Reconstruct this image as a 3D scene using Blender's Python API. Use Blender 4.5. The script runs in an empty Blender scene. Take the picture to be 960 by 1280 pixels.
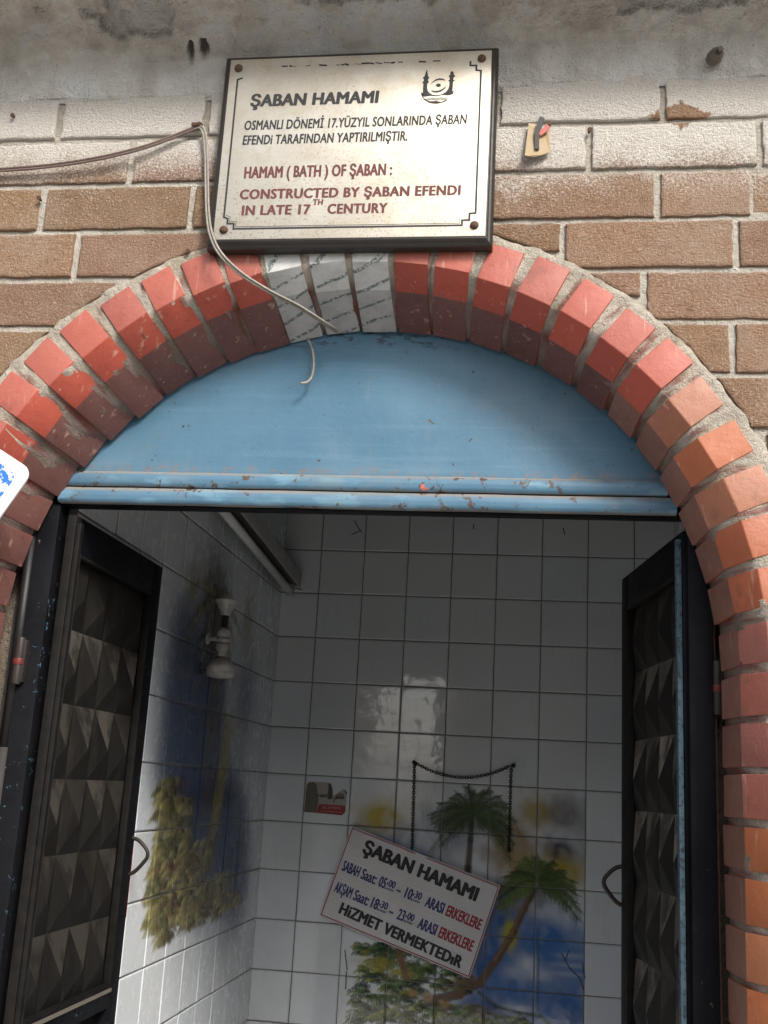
import bpy, bmesh, math, random
import numpy as np
from mathutils import Vector, Matrix, noise

SC = bpy.context.scene
COL = SC.collection
R = math.radians
random.seed(7)

# ------------------------------------------------------------------ camera
FPX, CAM = 1366.8, np.array([0.0, -1.75, 1.55])
_y, _p, _r = R(-8.2676), R(14.0635), R(3.2305)
_f = np.array([math.sin(_y)*math.cos(_p), math.cos(_y)*math.cos(_p), math.sin(_p)])
_r0 = np.array([math.cos(_y), -math.sin(_y), 0.0]); _u0 = np.cross(_r0, _f)
_rt = _r0*math.cos(_r) + _u0*math.sin(_r); _up = -_r0*math.sin(_r) + _u0*math.cos(_r)
cd = bpy.data.cameras.new('camera'); cam = bpy.data.objects.new('camera', cd); COL.objects.link(cam)
cd.sensor_fit = 'HORIZONTAL'; cd.sensor_width = 36; cd.lens = 36*FPX/960
cd.clip_start = 0.02; cd.clip_end = 500
m3 = Matrix(((_rt[0], _up[0], -_f[0]), (_rt[1], _up[1], -_f[1]), (_rt[2], _up[2], -_f[2])))
cam.matrix_world = Matrix.Translation(CAM.tolist()) @ m3.to_4x4()
SC.camera = cam

# ------------------------------------------------------------------ light
SUN_EL, SUN_AZ = 38, 32          # soft daylight from the upper right, behind the viewer
w = bpy.data.worlds.new('World'); SC.world = w; w.use_nodes = True
nt = w.node_tree; nt.nodes.clear()
sky = nt.nodes.new('ShaderNodeTexSky'); sky.sky_type = 'NISHITA'; sky.sun_disc = False
sky.sun_elevation = R(SUN_EL); sky.sun_rotation = R(180 - SUN_AZ); sky.dust_density = 3.0; sky.air_density = 1.0
hs = nt.nodes.new('ShaderNodeHueSaturation'); hs.inputs['Saturation'].default_value = 0.45
bg = nt.nodes.new('ShaderNodeBackground'); bg.inputs[1].default_value = 0.115
wo = nt.nodes.new('ShaderNodeOutputWorld')
nt.links.new(sky.outputs[0], hs.inputs['Color']); nt.links.new(hs.outputs[0], bg.inputs[0]); nt.links.new(bg.outputs[0], wo.inputs[0])
sd = bpy.data.lights.new('sun', 'SUN'); sd.energy = 1.9; sd.angle = R(15); sd.color = (1.0, 0.95, 0.88)
so = bpy.data.objects.new('sun', sd); COL.objects.link(so)
_sd = Vector((math.sin(R(SUN_AZ))*math.cos(R(SUN_EL)), -math.cos(R(SUN_AZ))*math.cos(R(SUN_EL)), math.sin(R(SUN_EL))))
so.rotation_euler = _sd.to_track_quat('Z', 'Y').to_euler(); so.location = (3, -6, 6)
SC.view_settings.view_transform = 'Standard'; SC.view_settings.look = 'None'
SC.view_settings.exposure = 0.98; SC.view_settings.gamma = 1.0; SC.view_settings.use_curve_mapping = False
SC.cycles.use_denoising = True
SC.cycles.max_bounces = 10; SC.cycles.diffuse_bounces = 6

# ------------------------------------------------------------------ helpers
def ray(px, py):
    d = (px-480)*_rt - (py-640)*_up + FPX*_f
    return d/d[1]
def atY(px, py, y):
    return CAM + ray(px, py)*(y - CAM[1])
def atX(px, py, x):
    d = ray(px, py); return CAM + d*(x - CAM[0])/d[0]
def nz(x, y, z, s=1.0): return noise.noise(Vector((x*s, y*s, z*s)))
def fb(x, y, z, s=1.0, o=4): return noise.fractal(Vector((x*s, y*s, z*s)), 1.0, 2.0, o)
def lerp(a, b, t): return a + (b-a)*t
def sst(a, b, x):
    t = min(1, max(0, (x-a)/(b-a))); return t*t*(3-2*t)

class MB:
    def __init__(s): s.v = []; s.f = []; s.c = []; s.m = []
    def add(s, vs, fs, col=(1, 1, 1), mi=0):
        o = len(s.v); s.v += [tuple(map(float, p)) for p in vs]
        for f in fs:
            s.f.append([o+i for i in f]); s.c.append(col); s.m.append(mi)
    def box(s, a, b, col=(1, 1, 1), mi=0):
        x0, y0, z0 = [min(p, q) for p, q in zip(a, b)]; x1, y1, z1 = [max(p, q) for p, q in zip(a, b)]
        s.add([(x0,y0,z0),(x1,y0,z0),(x1,y1,z0),(x0,y1,z0),(x0,y0,z1),(x1,y0,z1),(x1,y1,z1),(x0,y1,z1)],
              [(3,2,1,0),(4,5,6,7),(0,1,5,4),(1,2,6,5),(2,3,7,6),(3,0,4,7)], col, mi)
    def prism(s, pts, fn, t0, t1, col=(1, 1, 1), mi=0):
        """closed outline pts (2-D) swept from t0 to t1 through fn(p, t) -> xyz"""
        n = len(pts)
        vs = [fn(p, t0) for p in pts] + [fn(p, t1) for p in pts]
        s.add(vs, [tuple(range(n)), tuple(range(2*n-1, n-1, -1))] + [(i, n+i, n+(i+1) % n, (i+1) % n) for i in range(n)], col, mi)
    def tube(s, pts, r, n=8, col=(1, 1, 1), mi=0, caps=True):
        P = [Vector(p) for p in pts]; rs = r if isinstance(r, (list, tuple)) else [r]*len(P)
        t = (P[1]-P[0]).normalized(); a = t.orthogonal().normalized(); vs = []
        for i, p in enumerate(P):
            t2 = (P[min(i+1, len(P)-1)] - P[max(i-1, 0)]).normalized()
            a = (a - t2*a.dot(t2)).normalized(); b = t2.cross(a)
            for k in range(n):
                q = 2*math.pi*k/n; vs.append(p + (a*math.cos(q) + b*math.sin(q))*rs[i])
        fs = [(i*n+k, i*n+(k+1) % n, (i+1)*n+(k+1) % n, (i+1)*n+k) for i in range(len(P)-1) for k in range(n)]
        if caps: fs += [tuple(range(n-1, -1, -1)), tuple(range((len(P)-1)*n, len(P)*n))]
        s.add(vs, fs, col, mi)
    def lathe(s, prof, base, axis=(0, 0, 1), n=24, col=(1, 1, 1), mi=0):
        ax = Vector(axis).normalized(); a = ax.orthogonal().normalized(); b = ax.cross(a); B = Vector(base)
        vs = [B + ax*h + (a*math.cos(2*math.pi*k/n) + b*math.sin(2*math.pi*k/n))*r for r, h in prof for k in range(n)]
        fs = [(i*n+k, i*n+(k+1) % n, (i+1)*n+(k+1) % n, (i+1)*n+k) for i in range(len(prof)-1) for k in range(n)]
        fs += [tuple(range(n-1, -1, -1)), tuple(range((len(prof)-1)*n, len(prof)*n))]
        s.add(vs, fs, col, mi)
    def grid(s, fn, nu, nv, col=(1, 1, 1), mi=0, flip=False):
        o = len(s.v); cols = callable(col)
        s.v += [tuple(map(float, fn(i/(nu-1), j/(nv-1)))) for j in range(nv) for i in range(nu)]
        for j in range(nv-1):
            for i in range(nu-1):
                q = [o+j*nu+i, o+j*nu+i+1, o+(j+1)*nu+i+1, o+(j+1)*nu+i]
                s.f.append(q[::-1] if flip else q); s.m.append(mi)
                s.c.append(col((i+.5)/(nu-1), (j+.5)/(nv-1)) if cols else col)
    def build(s, name, mats, parent=None, bevel=0, seg=2, smooth=False, vcol=None, loc=None, fix=False):
        me = bpy.data.meshes.new(name)
        me.from_pydata(s.v, [], s.f)
        me.polygons.foreach_set('material_index', s.m)
        if vcol is not None:
            at = me.color_attributes.new('col', 'FLOAT_COLOR', 'POINT')
            at.data.foreach_set('color', np.asarray(vcol, dtype=np.float32).ravel())
        else:
            at = me.color_attributes.new('col', 'FLOAT_COLOR', 'CORNER')
            arr = np.ones((len(me.loops), 4), dtype=np.float32); k = 0
            for f, c in zip(s.f, s.c):
                arr[k:k+len(f), :len(c)] = c; k += len(f)
            at.data.foreach_set('color', arr.ravel())
        if bevel or fix:
            bm = bmesh.new(); bm.from_mesh(me)
            if fix: bmesh.ops.recalc_face_normals(bm, faces=bm.faces)
            if bevel:
                es = [e for e in bm.edges if len(e.link_faces) == 2 and e.calc_face_angle(0) > 0.35]
                bmesh.ops.bevel(bm, geom=es, offset=bevel, segments=seg, profile=0.6, affect='EDGES', clamp_overlap=True)
            bm.to_mesh(me); bm.free()
        if smooth or bevel:
            me.polygons.foreach_set('use_smooth', [True]*len(me.polygons))
            if bevel and not smooth:
                me.set_sharp_from_angle(angle=R(40))
        for m in (mats if isinstance(mats, (list, tuple)) else [mats]): me.materials.append(m)
        me.update()
        o = bpy.data.objects.new(name, me); COL.objects.link(o)
        if loc is not None: o.location = loc
        if parent is not None: o.parent = parent
        return o

def tag(o, label=None, cat=None, group=None, kind=None):
    if label: o['label'] = label
    if cat: o['category'] = cat
    if group: o['group'] = group
    if kind: o['kind'] = kind
    return o
def thing(name, label, cat, loc=(0, 0, 0), rz=0, group=None):
    o = bpy.data.objects.new(name, None); COL.objects.link(o); o.empty_display_size = 0.05
    o.location = loc; o.rotation_euler = (0, 0, rz)
    return tag(o, label, cat, group, 'thing')

# ------------------------------------------------------------------ materials
class Mat:
    def __init__(s, name):
        s.m = bpy.data.materials.new(name); s.m.use_nodes = True
        s.t = s.m.node_tree; s.b = s.t.nodes['Principled BSDF']
        s.pos = s.t.nodes.new('ShaderNodeNewGeometry').outputs['Position']
    def n(s, typ, **k):
        q = s.t.nodes.new(typ)
        for a, b in k.items(): setattr(q, a, b)
        return q
    def set(s, sock, v):
        if hasattr(v, 'is_output'): s.t.links.new(v, sock)
        else: sock.default_value = v
    def P(s, **k):
        names = dict(base='Base Color', rough='Roughness', metal='Metallic', spec='Specular IOR Level', normal='Normal', coat='Coat Weight', coat_rough='Coat Roughness', emit='Emission Color', estr='Emission Strength', sub='Subsurface Weight')
        for a, v in k.items():
            if a in ('base', 'emit') and not hasattr(v, 'is_output'): v = (*v, 1)
            s.set(s.b.inputs[names[a]], v)
        return s
    def attr(s, name='col'): return s.n('ShaderNodeVertexColor', layer_name=name).outputs['Color']
    def noise(s, scale, detail=4, rough=.6, vec=None, dist=0, stretch=None, color=False):
        q = s.n('ShaderNodeTexNoise'); q.inputs['Scale'].default_value = scale; q.inputs['Detail'].default_value = detail
        q.inputs['Roughness'].default_value = rough; q.inputs['Distortion'].default_value = dist
        v = vec if vec is not None else s.pos
        if stretch:
            mp = s.n('ShaderNodeMapping'); mp.inputs['Scale'].default_value = stretch[:3]
            if len(stretch) > 3: mp.inputs['Rotation'].default_value = stretch[3:]
            s.set(mp.inputs['Vector'], v); v = mp.outputs[0]
        s.set(q.inputs['Vector'], v)
        return q.outputs['Color' if color else 0]
    def vor(s, scale, feature='F1', vec=None, out='Distance'):
        q = s.n('ShaderNodeTexVoronoi', feature=feature); q.inputs['Scale'].default_value = scale
        s.set(q.inputs['Vector'], vec if vec is not None else s.pos); return q.outputs[out]
    def ramp(s, fac, a, b):
        q = s.n('ShaderNodeMapRange', interpolation_type='SMOOTHSTEP'); s.set(q.inputs[0], fac)
        q.inputs[1].default_value = a; q.inputs[2].default_value = b; return q.outputs[0]
    def math(s, op, a, b=0.0):
        q = s.n('ShaderNodeMath', operation=op); s.set(q.inputs[0], a); s.set(q.inputs[1], b); return q.outputs[0]
    def mul(s, a, b): return s.math('MULTIPLY', a, b)
    def mix(s, f, a, b, mode='MIX'):
        q = s.n('ShaderNodeMix', data_type='RGBA', blend_type=mode)
        s.set(q.inputs[0], f)
        for k, v in ((6, a), (7, b)):
            if not hasattr(v, 'is_output'): v = (*v, 1)
            s.set(q.inputs[k], v)
        return q.outputs[2]
    def xyz(s):
        q = s.n('ShaderNodeSeparateXYZ'); s.set(q.inputs[0], s.pos); return q.outputs
    def bump(s, h, dist, strength=1.0, normal=None):
        q = s.n('ShaderNodeBump'); q.inputs['Distance'].default_value = dist; q.inputs['Strength'].default_value = strength
        s.set(q.inputs['Height'], h)
        if normal is not None: s.set(q.inputs['Normal'], normal)
        return q.outputs[0]

M = {}
def brick_mat():
    m = Mat('wall_brick'); c = m.attr()
    n1 = m.noise(14, 4); n2 = m.noise(230, 3, .7); n3 = m.noise(520, 2, .6)
    c = m.mix(m.ramp(n1, .3, .75), c, (.31, .185, .11), 'MIX') if False else m.mix(m.mul(m.ramp(n1, .35, .7), .35), c, (.42, .30, .215))
    c = m.mix(m.mul(m.ramp(n2, .53, .66), .6), c, (.55, .44, .35))          # pale grit
    n4 = m.noise(150, 4, .75, stretch=(1, 1, 1.7))
    c = m.mix(m.mul(m.ramp(n4, .44, .33), .65), c, m.mix(1.0, c, (.38, .34, .32), 'MULTIPLY'))
    c = m.mix(m.mul(m.ramp(n3, .40, .29), .85), c, (.07, .045, .03))         # dark pits
    c = m.mix(m.mul(m.ramp(m.noise(5, 5, .7), .48, .68), .4), c, (.44, .345, .27))        # dust bloom
    c = m.mix(m.mul(m.ramp(m.noise(26, 5, .75), .56, .70), .5), c, (.15, .095, .06))       # grime
    # lime wash on the top courses, ragged edge
    z = m.xyz()['Z']; lim = m.math('ADD', z, m.mul(m.math('SUBTRACT', m.noise(9, 5, .65), .5), .16))
    lim = m.math('ADD', lim, m.mul(m.math('SUBTRACT', n2, .5), .22))
    lim = m.math('ADD', lim, m.mul(m.ramp(m.xyz()['X'], -.45, -.05), .035))
    lm = m.ramp(lim, 2.60, 2.715)
    bare = m.ramp(m.math('ADD', m.math('ADD', m.math('ABSOLUTE', m.math('SUBTRACT', m.xyz()['X'], .235)), m.mul(m.math('ABSOLUTE', m.math('SUBTRACT', z, 2.728)), 2.2)), m.mul(m.math('SUBTRACT', m.noise(70, 4, .7), .5), .07)), .062, .052)
    lm = m.mul(lm, m.math('SUBTRACT', 1.0, bare))
    lm = m.mul(lm, m.math('SUBTRACT', 1.0, m.mul(m.ramp(n3, .42, .34), .55)))
    c = m.mix(m.mul(lm, .93), c, (.78, .745, .68))
    h = m.math('ADD', m.mul(n2, 1.0), m.mul(n3, .7)); h = m.math('ADD', h, m.mul(m.noise(60, 3), .8)); h = m.math('ADD', h, m.mul(n4, 1.2))
    m.P(base=c, rough=.92, spec=.2, normal=m.bump(h, .0055, 1.0)); return m.m
def rough_mat(name, noise_cols, bump_d=.004, scale=90, rough=.95):
    m = Mat(name); c = m.attr()
    n1 = m.noise(7, 5, .65); n2 = m.noise(scale, 4, .65); n3 = m.noise(scale*4, 3, .6)
    c = m.mix(m.ramp(n1, .35, .7), c, m.mix(1.0, c, noise_cols[0], 'MULTIPLY'))
    c = m.mix(m.mul(m.ramp(n2, .55, .72), .7), c, m.mix(1.0, c, noise_cols[1], 'MULTIPLY'))
    c = m.mix(m.mul(m.ramp(n3, .36, .26), .8), c, (.07, .06, .05))
    h = m.math('ADD', m.math('ADD', m.mul(n2, 1.0), m.mul(n3, .45)), m.mul(m.noise(scale*.35, 4, .6), 1.3))
    m.P(base=c, rough=rough, spec=.2, normal=m.bump(h, bump_d, 1.0)); return m.m
def arch_mat():
    m = Mat('arch_brick_paint'); c = m.attr()
    n1 = m.noise(25, 5, .6); n2 = m.noise(260, 3, .6)
    sc = m.noise(60, 3, .6, stretch=(1, 1, .12, 0, R(40), 0)); sc2 = m.noise(90, 2, .6, stretch=(1, 1, .10, 0, R(-55), 0))
    c = m.mix(m.mul(m.ramp(n1, .45, .75), .35), c, m.mix(1.0, c, (.72, .55, .55), 'MULTIPLY'))
    c = m.mix(m.mul(m.ramp(sc, .62, .72), .35), c, (.60, .42, .33))
    c = m.mix(m.mul(m.ramp(sc2, .68, .73), .4), c, (.6, .42, .33))
    c = m.mix(m.mul(m.ramp(n2, .60, .72), .18), c, (.52, .34, .28))
    c = m.mix(m.mul(m.ramp(m.noise(42, 5, .75), .60, .66), .3), c, m.mix(1.0, c, (.45, .35, .35), 'MULTIPLY'))
    c = m.mix(m.mul(m.ramp(n2, .34, .27), .5), c, (.06, .03, .03))
    c = m.mix(m.mul(m.ramp(m.noise(15, 5, .7), .60, .68), .5), c, m.mix(1.0, c, (.62, .80, .85), 'MULTIPLY'))
    m.P(base=c, rough=m.math('ADD', .38, m.mul(n1, .3)), spec=.4, normal=m.bump(m.math('ADD', m.mul(n2, .5), m.noise(70, 3)), .0012, .8)); return m.m
def white_brick_mat():
    m = Mat('white_painted_brick'); X = m.xyz()
    d = m.math('ADD', m.math('ADD', m.mul(X['X'], -10.5), m.mul(X['Z'], 6.5)), m.mul(X['Y'], -22.0))
    d = m.math('ADD', d, m.mul(m.noise(9, 3), .7))
    fr = m.math('ABSOLUTE', m.math('SUBTRACT', m.math('FRACT', d), .5))
    line = m.mul(m.ramp(fr, .10, .05), m.ramp(m.noise(150, 2), .42, .52))
    c = m.mix(m.ramp(m.noise(30, 5), .4, .7), m.attr(), m.mix(1.0, m.attr(), (.78, .78, .78), 'MULTIPLY'))
    c = m.mix(m.mul(line, .75), c, (.025, .075, .058))
    c = m.mix(m.mul(m.ramp(m.noise(300, 3), .36, .28), .7), c, (.1, .09, .08))
    m.P(base=c, rough=.6, spec=.3, normal=m.bump(m.noise(120, 4), .0012, .8)); return m.m
def blue_mat(name, chips):
    m = Mat(name); X = m.xyz()
    n1 = m.noise(5, 5, .6); n2 = m.noise(150, 3, .6); n3 = m.noise(38, 5, .7)
    c = m.mix(m.ramp(n1, .3, .7), (.066, .157, .237), (.09, .19, .275))
    c = m.mix(m.mul(m.ramp(m.noise(20, 5, .7, stretch=(2.5, 1, .5)), .5, .75), .25), c, (.065, .14, .205))
    if chips:
        top = m.ramp(X['Z'], 0, 1)
        band = m.ramp(m.math('ABSOLUTE', m.math('SUBTRACT', m.math('FRACT', m.mul(m.math('SUBTRACT', X['Z'], 2.039), 1/.0335)), .88)), .30, .08)
        c = m.mix(m.mul(band, m.math('ADD', .25, m.mul(m.ramp(n3, .25, .5), .7))), c, (.24, .225, .205))                  # settled dust along the top of each rib
        c = m.mix(m.mul(m.ramp(m.noise(11, 3, .5, stretch=(1, 1, 3)), .55, .66), .45), c, (.18, .34, .44))
        c = m.mix(m.ramp(n3, .60, .63), c, (.08, .045, .03))
        c = m.mix(m.mul(m.ramp(m.noise(7, 5, .75), .5, .7), .45), c, (.16, .20, .21))
        c = m.mix(m.ramp(m.noise(19, 2, .5), .70, .72), c, (.55, .15, .11))
        c = m.mix(m.ramp(n2, .70, .74), c, (.10, .055, .03))
    else:
        c = m.mix(m.mul(m.ramp(m.noise(3.5, 6, .75), .45, .68), .4), c, (.15, .20, .225))
        c = m.mix(m.ramp(m.noise(52, 3, .6), .70, .725), c, (.09, .05, .03))
        run = m.noise(34, 4, .7, stretch=(1, 1, .07)); c = m.mix(m.mul(m.ramp(run, .58, .72), .30), c, (.17, .18, .18))
        brush = m.noise(18, 4, .65, stretch=(.12, 1, 3, 0, R(8), 0)); c = m.mix(m.mul(m.ramp(brush, .5, .7), .28), c, (.14, .25, .34))
        c = m.mix(m.mul(m.ramp(m.noise(9, 6, .75), .56, .68), .3), c, (.06, .12, .17))
        edge = m.math('ADD', m.math('SUBTRACT', X['Z'], 2.107), m.mul(m.math('SUBTRACT', n3, .5), -.05))
        c = m.mix(m.mul(m.ramp(edge, .016, -.006), m.mul(m.ramp(m.noise(58, 6, .8), .50, .60), .75)), c, (.22, .15, .11))
        c = m.mix(m.ramp(m.noise(85, 2, .5), .745, .77), c, (.05, .035, .025))
        c = m.mix(m.mul(m.ramp(m.noise(190, 2, .5), .72, .75), .8), c, (.06, .045, .03))
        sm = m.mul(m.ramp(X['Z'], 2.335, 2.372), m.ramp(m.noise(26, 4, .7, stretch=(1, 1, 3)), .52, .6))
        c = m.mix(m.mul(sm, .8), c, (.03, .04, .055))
    m.P(base=c, rough=.42 if chips else .5, spec=.5 if chips else .35, normal=m.bump(m.math('ADD', m.mul(n3, 1.0), m.mul(n2, .15)), .0012, .7)); return m.m
def black_mat(name='black_paint', chip=(.16, .26, .33), amt=.685):
    m = Mat(name); n3 = m.noise(60, 5, .7); n1 = m.noise(8, 4)
    c = m.mix(m.ramp(n1, .3, .7), (.004, .0044, .006), (.009, .0095, .0115))
    c = m.mix(m.mul(m.mul(m.ramp(m.noise(75, 5, .75), amt-.04, amt), m.ramp(m.noise(5, 3), .48, .62)), .8), c, chip)
    c = m.mix(m.ramp(n3, amt+.02, amt+.04), c, (.13, .10, .08))
    m.P(base=c, rough=m.math('ADD', .36, m.mul(n3, .3)), spec=.10, normal=m.bump(n3, .0012, .6)); return m.m
def panel_mat():
    m = Mat('dusty_door_panel'); c = m.attr(); st = m.noise(22, 4, .7, stretch=(1, 1, .16)); n2 = m.noise(80, 4, .7)
    c = m.mix(m.mul(m.ramp(st, .45, .7), .5), c, (.034, .030, .025))
    c = m.mix(m.mul(m.ramp(m.noise(13, 5, .7), .45, .58), .75), c, (.012, .011, .010))
    m.P(base=c, rough=.6, spec=.2, normal=m.bump(n2, .001, .6)); return m.m
def simple(name, base, rough=.5, metal=0, spec=.5, var=.25, scale=40, bumpd=.0006):
    m = Mat(name); n1 = m.noise(scale, 4, .6)
    c = m.mix(m.mul(m.ramp(n1, .35, .7), var*2), base, tuple(x*.55 for x in base))
    m.P(base=c, rough=rough, metal=metal, spec=spec, normal=m.bump(n1, bumpd, .6)); return m.m
def attr_mat(name, rough=.5, spec=.4, var=.2, scale=60, metal=0):
    m = Mat(name); c = m.attr(); n1 = m.noise(scale, 4, .6)
    c = m.mix(m.mul(m.ramp(n1, .35, .7), var), c, m.mix(1.0, c, (.5, .5, .5), 'MULTIPLY'))
    m.P(base=c, rough=rough, spec=spec, metal=metal, normal=m.bump(n1, .0006, .5)); return m.m
def tile_mat(name, gloss=.9, r0=.03):
    m = Mat(name); c = m.attr(); n1 = m.noise(3.2, 5, .65); n2 = m.noise(30, 5, .7); n3 = m.noise(240, 2, .5)
    c = m.mix(m.mul(m.ramp(n1, .45, .75), .3), c, m.mix(1.0, c, (.74, .72, .68), 'MULTIPLY'))
    c = m.mix(m.mul(m.ramp(m.noise(24, 4, .7, stretch=(1, 1, .18)), .58, .75), .22), c, m.mix(1.0, c, (.6, .57, .5), 'MULTIPLY'))
    c = m.mix(m.mul(m.ramp(n3, .755, .78), .7), c, (.05, .04, .03))
    h = m.math('ADD', m.mul(m.noise(16, 2, .5), 1.0), m.mul(m.noise(55, 2, .5), .22))
    m.P(base=c, rough=m.math('ADD', r0, m.mul(m.ramp(n2, .45, .75), .2)), spec=gloss, normal=m.bump(h, .0012, .35)); return m.m
def plaque_mat():
    m = Mat('brushed_plaque_metal'); X = m.xyz()
    br = m.noise(30, 3, .6, stretch=(1, 1, 40)); n3 = m.noise(240, 3, .6); n1 = m.noise(9, 4, .6)
    c = m.mix(m.ramp(n1, .3, .7), (.54, .49, .40), (.66, .625, .54))
    sp = m.mul(m.ramp(n3, .57, .68), m.ramp(m.math('ADD', m.noise(7, 3), m.mul(m.math('SUBTRACT', 2.72, X['Z']), .9)), .42, .75))
    c = m.mix(m.mul(sp, .8), c, (.24, .18, .11))
    c = m.mix(m.mul(m.ramp(m.noise(420, 2, .6), .60, .68), .55), c, (.35, .27, .17))
    c = m.mix(m.mul(m.ramp(m.noise(30, 5, .8), .48, .68), .5), c, (.52, .42, .28))
    m.P(base=c, metal=.65, rough=m.math('ADD', .33, m.mul(br, .15)), normal=m.bump(br, .0004, .25)); return m.m
def board_mat():
    m = Mat('ribbed_plastic_board'); m.P(base=m.mix(m.mul(m.ramp(m.noise(12, 4), .4, .7), .3), (.60, .59, .60), (.46, .45, .44)), rough=.32, spec=.5); return m.m

M['brick'] = brick_mat()
M['mortar'] = rough_mat('mortar', ((.72, .69, .64), (1.22, 1.2, 1.16)), .0075, 130)
M['plaster'] = rough_mat('plaster', ((.78, .77, .74), (1.15, 1.15, 1.15)), .012, 75)
M['arch'] = arch_mat(); M['white_brick'] = white_brick_mat()
M['blue'] = blue_mat('blue_panel_paint', False); M['blue_rail'] = blue_mat('blue_rail_paint', True)
M['black'] = black_mat(); M['black_chip'] = black_mat('black_paint_over_blue', (.10, .19, .26), .655)
M['panel'] = panel_mat(); M['tile'] = tile_mat('glazed_tile'); M['tile_side'] = tile_mat('worn_glazed_tile', .3, .2)
M['grout'] = simple('grout', (.20, .195, .185), .95, spec=.1)
M['plaque'] = plaque_mat(); M['dark_frame'] = simple('dark_wood_frame', (.030, .026, .022), .35, var=.3, scale=60)
M['ink'] = simple('black_lettering', (.018, .018, .02), .6, var=.2); M['maroon'] = simple('maroon_lettering', (.13, .030, .030), .6, var=.35, scale=160)
M['navy'] = simple('navy_lettering', (.025, .035, .16), .5); M['red_ink'] = simple('red_lettering', (.33, .02, .03), .5)
M['rust'] = simple('rusty_iron', (.10, .05, .03), .8, var=.4, scale=200, bumpd=.002)
M['iron'] = simple('dark_iron', (.02, .018, .017), .55, metal=.4, spec=.4)
M['cable'] = simple('old_cable', (.30, .27, .23), .55, var=.3, scale=120)
M['cable2'] = simple('dirty_cable', (.17, .12, .10), .55, var=.3, scale=120)
M['porcelain'] = simple('porcelain', (.58, .57, .54), .3, var=.4, scale=60)
M['tube'] = simple('milky_glass_tube', (.82, .82, .80), .25, var=.1)
M['housing'] = simple('shadow_dark_housing', (.045, .043, .04), .5)  # dark base paints in the shadow on the lamp's reflector
M['white_edge'] = simple('worn_white_edge', (.42, .41, .39), .5)
M['attr'] = attr_mat('painted_surface'); M['attr_gloss'] = attr_mat('printed_film', .3, .5, .12)
M['board'] = board_mat(); M['bluestrip'] = black_mat('worn_blue_edge', (.02, .02, .02), .56)
_n = M['bluestrip'].node_tree
def strip_mat():
    m = Mat('worn_blue_edge_paint'); n = m.noise(120, 5, .75); c = m.mix(m.ramp(m.noise(25, 4), .35, .7), (.06, .105, .135), (.095, .145, .175)); c = m.mix(m.mul(m.ramp(n, .50, .60), .8), c, (.02, .022, .026)); m.P(base=c, rough=.6, spec=.2); return m.m
M['bluestrip'] = strip_mat()
M['bead'] = simple('grey_bead', (.036, .033, .029), .5, spec=.3, var=.5, scale=60)
M['dusty_black'] = simple('dusty_black_paint', (.012, .0112, .0105), .6, spec=.15, var=.45, scale=45)
M['asphalt'] = rough_mat('asphalt', ((.85, .85, .85), (1.2, 1.2, 1.2)), .004, 60)

# ------------------------------------------------------------------ setting
g = MB(); g.grid(lambda u, v: (lerp(-150, 150, u), lerp(-150, 150, v), 0), 2, 2, (.13, .125, .12))
tag(g.build('street_ground', M['asphalt']), kind='structure')
g = MB(); g.box((-12, -2.3, .004), (12, .0, .12), (.62, .60, .57)); g.box((-12, -2.42, .004), (12, -2.303, .125), (.34, .33, .31)); tag(g.build('bounce_pavement', M['asphalt'], bevel=.01), kind='structure')  # pale unseen paving added to bounce light up onto the soffit
g = MB(); g.box((-1.1, .02, .004), (.55, 2.05, .02), (.13, .125, .12)); tag(g.build('floor', M['asphalt']), kind='structure')
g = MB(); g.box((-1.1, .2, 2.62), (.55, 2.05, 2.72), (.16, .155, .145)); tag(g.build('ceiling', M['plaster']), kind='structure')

def shop(label, xa, xb, h, wins):  # unseen shops added to screen low sky; their gap brightens the tile reflections
    ob = thing('unseen_shop_building', label, 'building', ((xa+xb)/2, -7.0, 0)); hw = (xb-xa)/2
    g = MB(); g.box((-hw, -4, 0), (hw, 0, h), (.16, .13, .11)); g.build('wall', M['mortar'], ob)
    g = MB(); g.box((-hw-.03, -4.1, h), (hw+.03, .2, h+.12), (.2, .18, .16)); g.build('roof', M['mortar'], ob)
    for x in wins:
        g = MB(); g.box((x-.6, .001, .7), (x+.6, .05, 2.2), (.05, .05, .055)); g.build('window', M['attr_gloss'], ob, bevel=.01)
shop('added unseen low brown shop with two windows opposite, left of the gap for sky reflections', -9.0, -2.25, 3.4, (-1.6, 1.2))
shop('added unseen long brown shop with three windows opposite, right of the gap for sky reflections', -1.15, 8.0, 3.2, (-3.0, 0, 3.0))

# ------------------------------------------------------------------ arch outline
C0 = (-.305, 1.78)
TAB = dict(
    out=[(0, .722), (20, .724), (60, .733), (90, .736), (112, .743), (118, .756), (125, .763), (135, .775), (145, .788), (160, .795), (180, .795)],
    fold=[(0, .66), (20, .659), (60, .661), (90, .668), (112, .677), (125, .697), (137, .705), (148, .724), (160, .735), (180, .737)],
    cham=[(0, .626), (20, .617), (40, .622), (65, .630), (90, .638), (117, .652), (125, .657), (137, .667), (150, .688), (160, .70), (180, .705)],
    back=[(0, .613), (20, .604), (45, .612), (65, .606), (90, .602), (110, .604), (125, .615), (135, .622), (145, .634), (151, .646), (160, .655), (170, .665), (180, .667)])
TABX = {k: (np.array([a for a, _ in v]), np.array([b for _, b in v])) for k, v in TAB.items()}
def rad(k, th): return float(np.interp(th, *TABX[k]))
def frame_at(s):
    """s: degrees along the arc 0..180; s<0 or >180: metres down the right / left jamb. -> origin, radial dir, tangent dir, angle"""
    if s < 0: return (C0[0], C0[1] + s), (1, 0), (0, 1), 0
    if s > 180: return (C0[0], C0[1] - (s-180)), (-1, 0), (0, -1), 180
    a = R(s); return C0, (math.cos(a), math.sin(a)), (-math.sin(a), math.cos(a)), s
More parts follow.
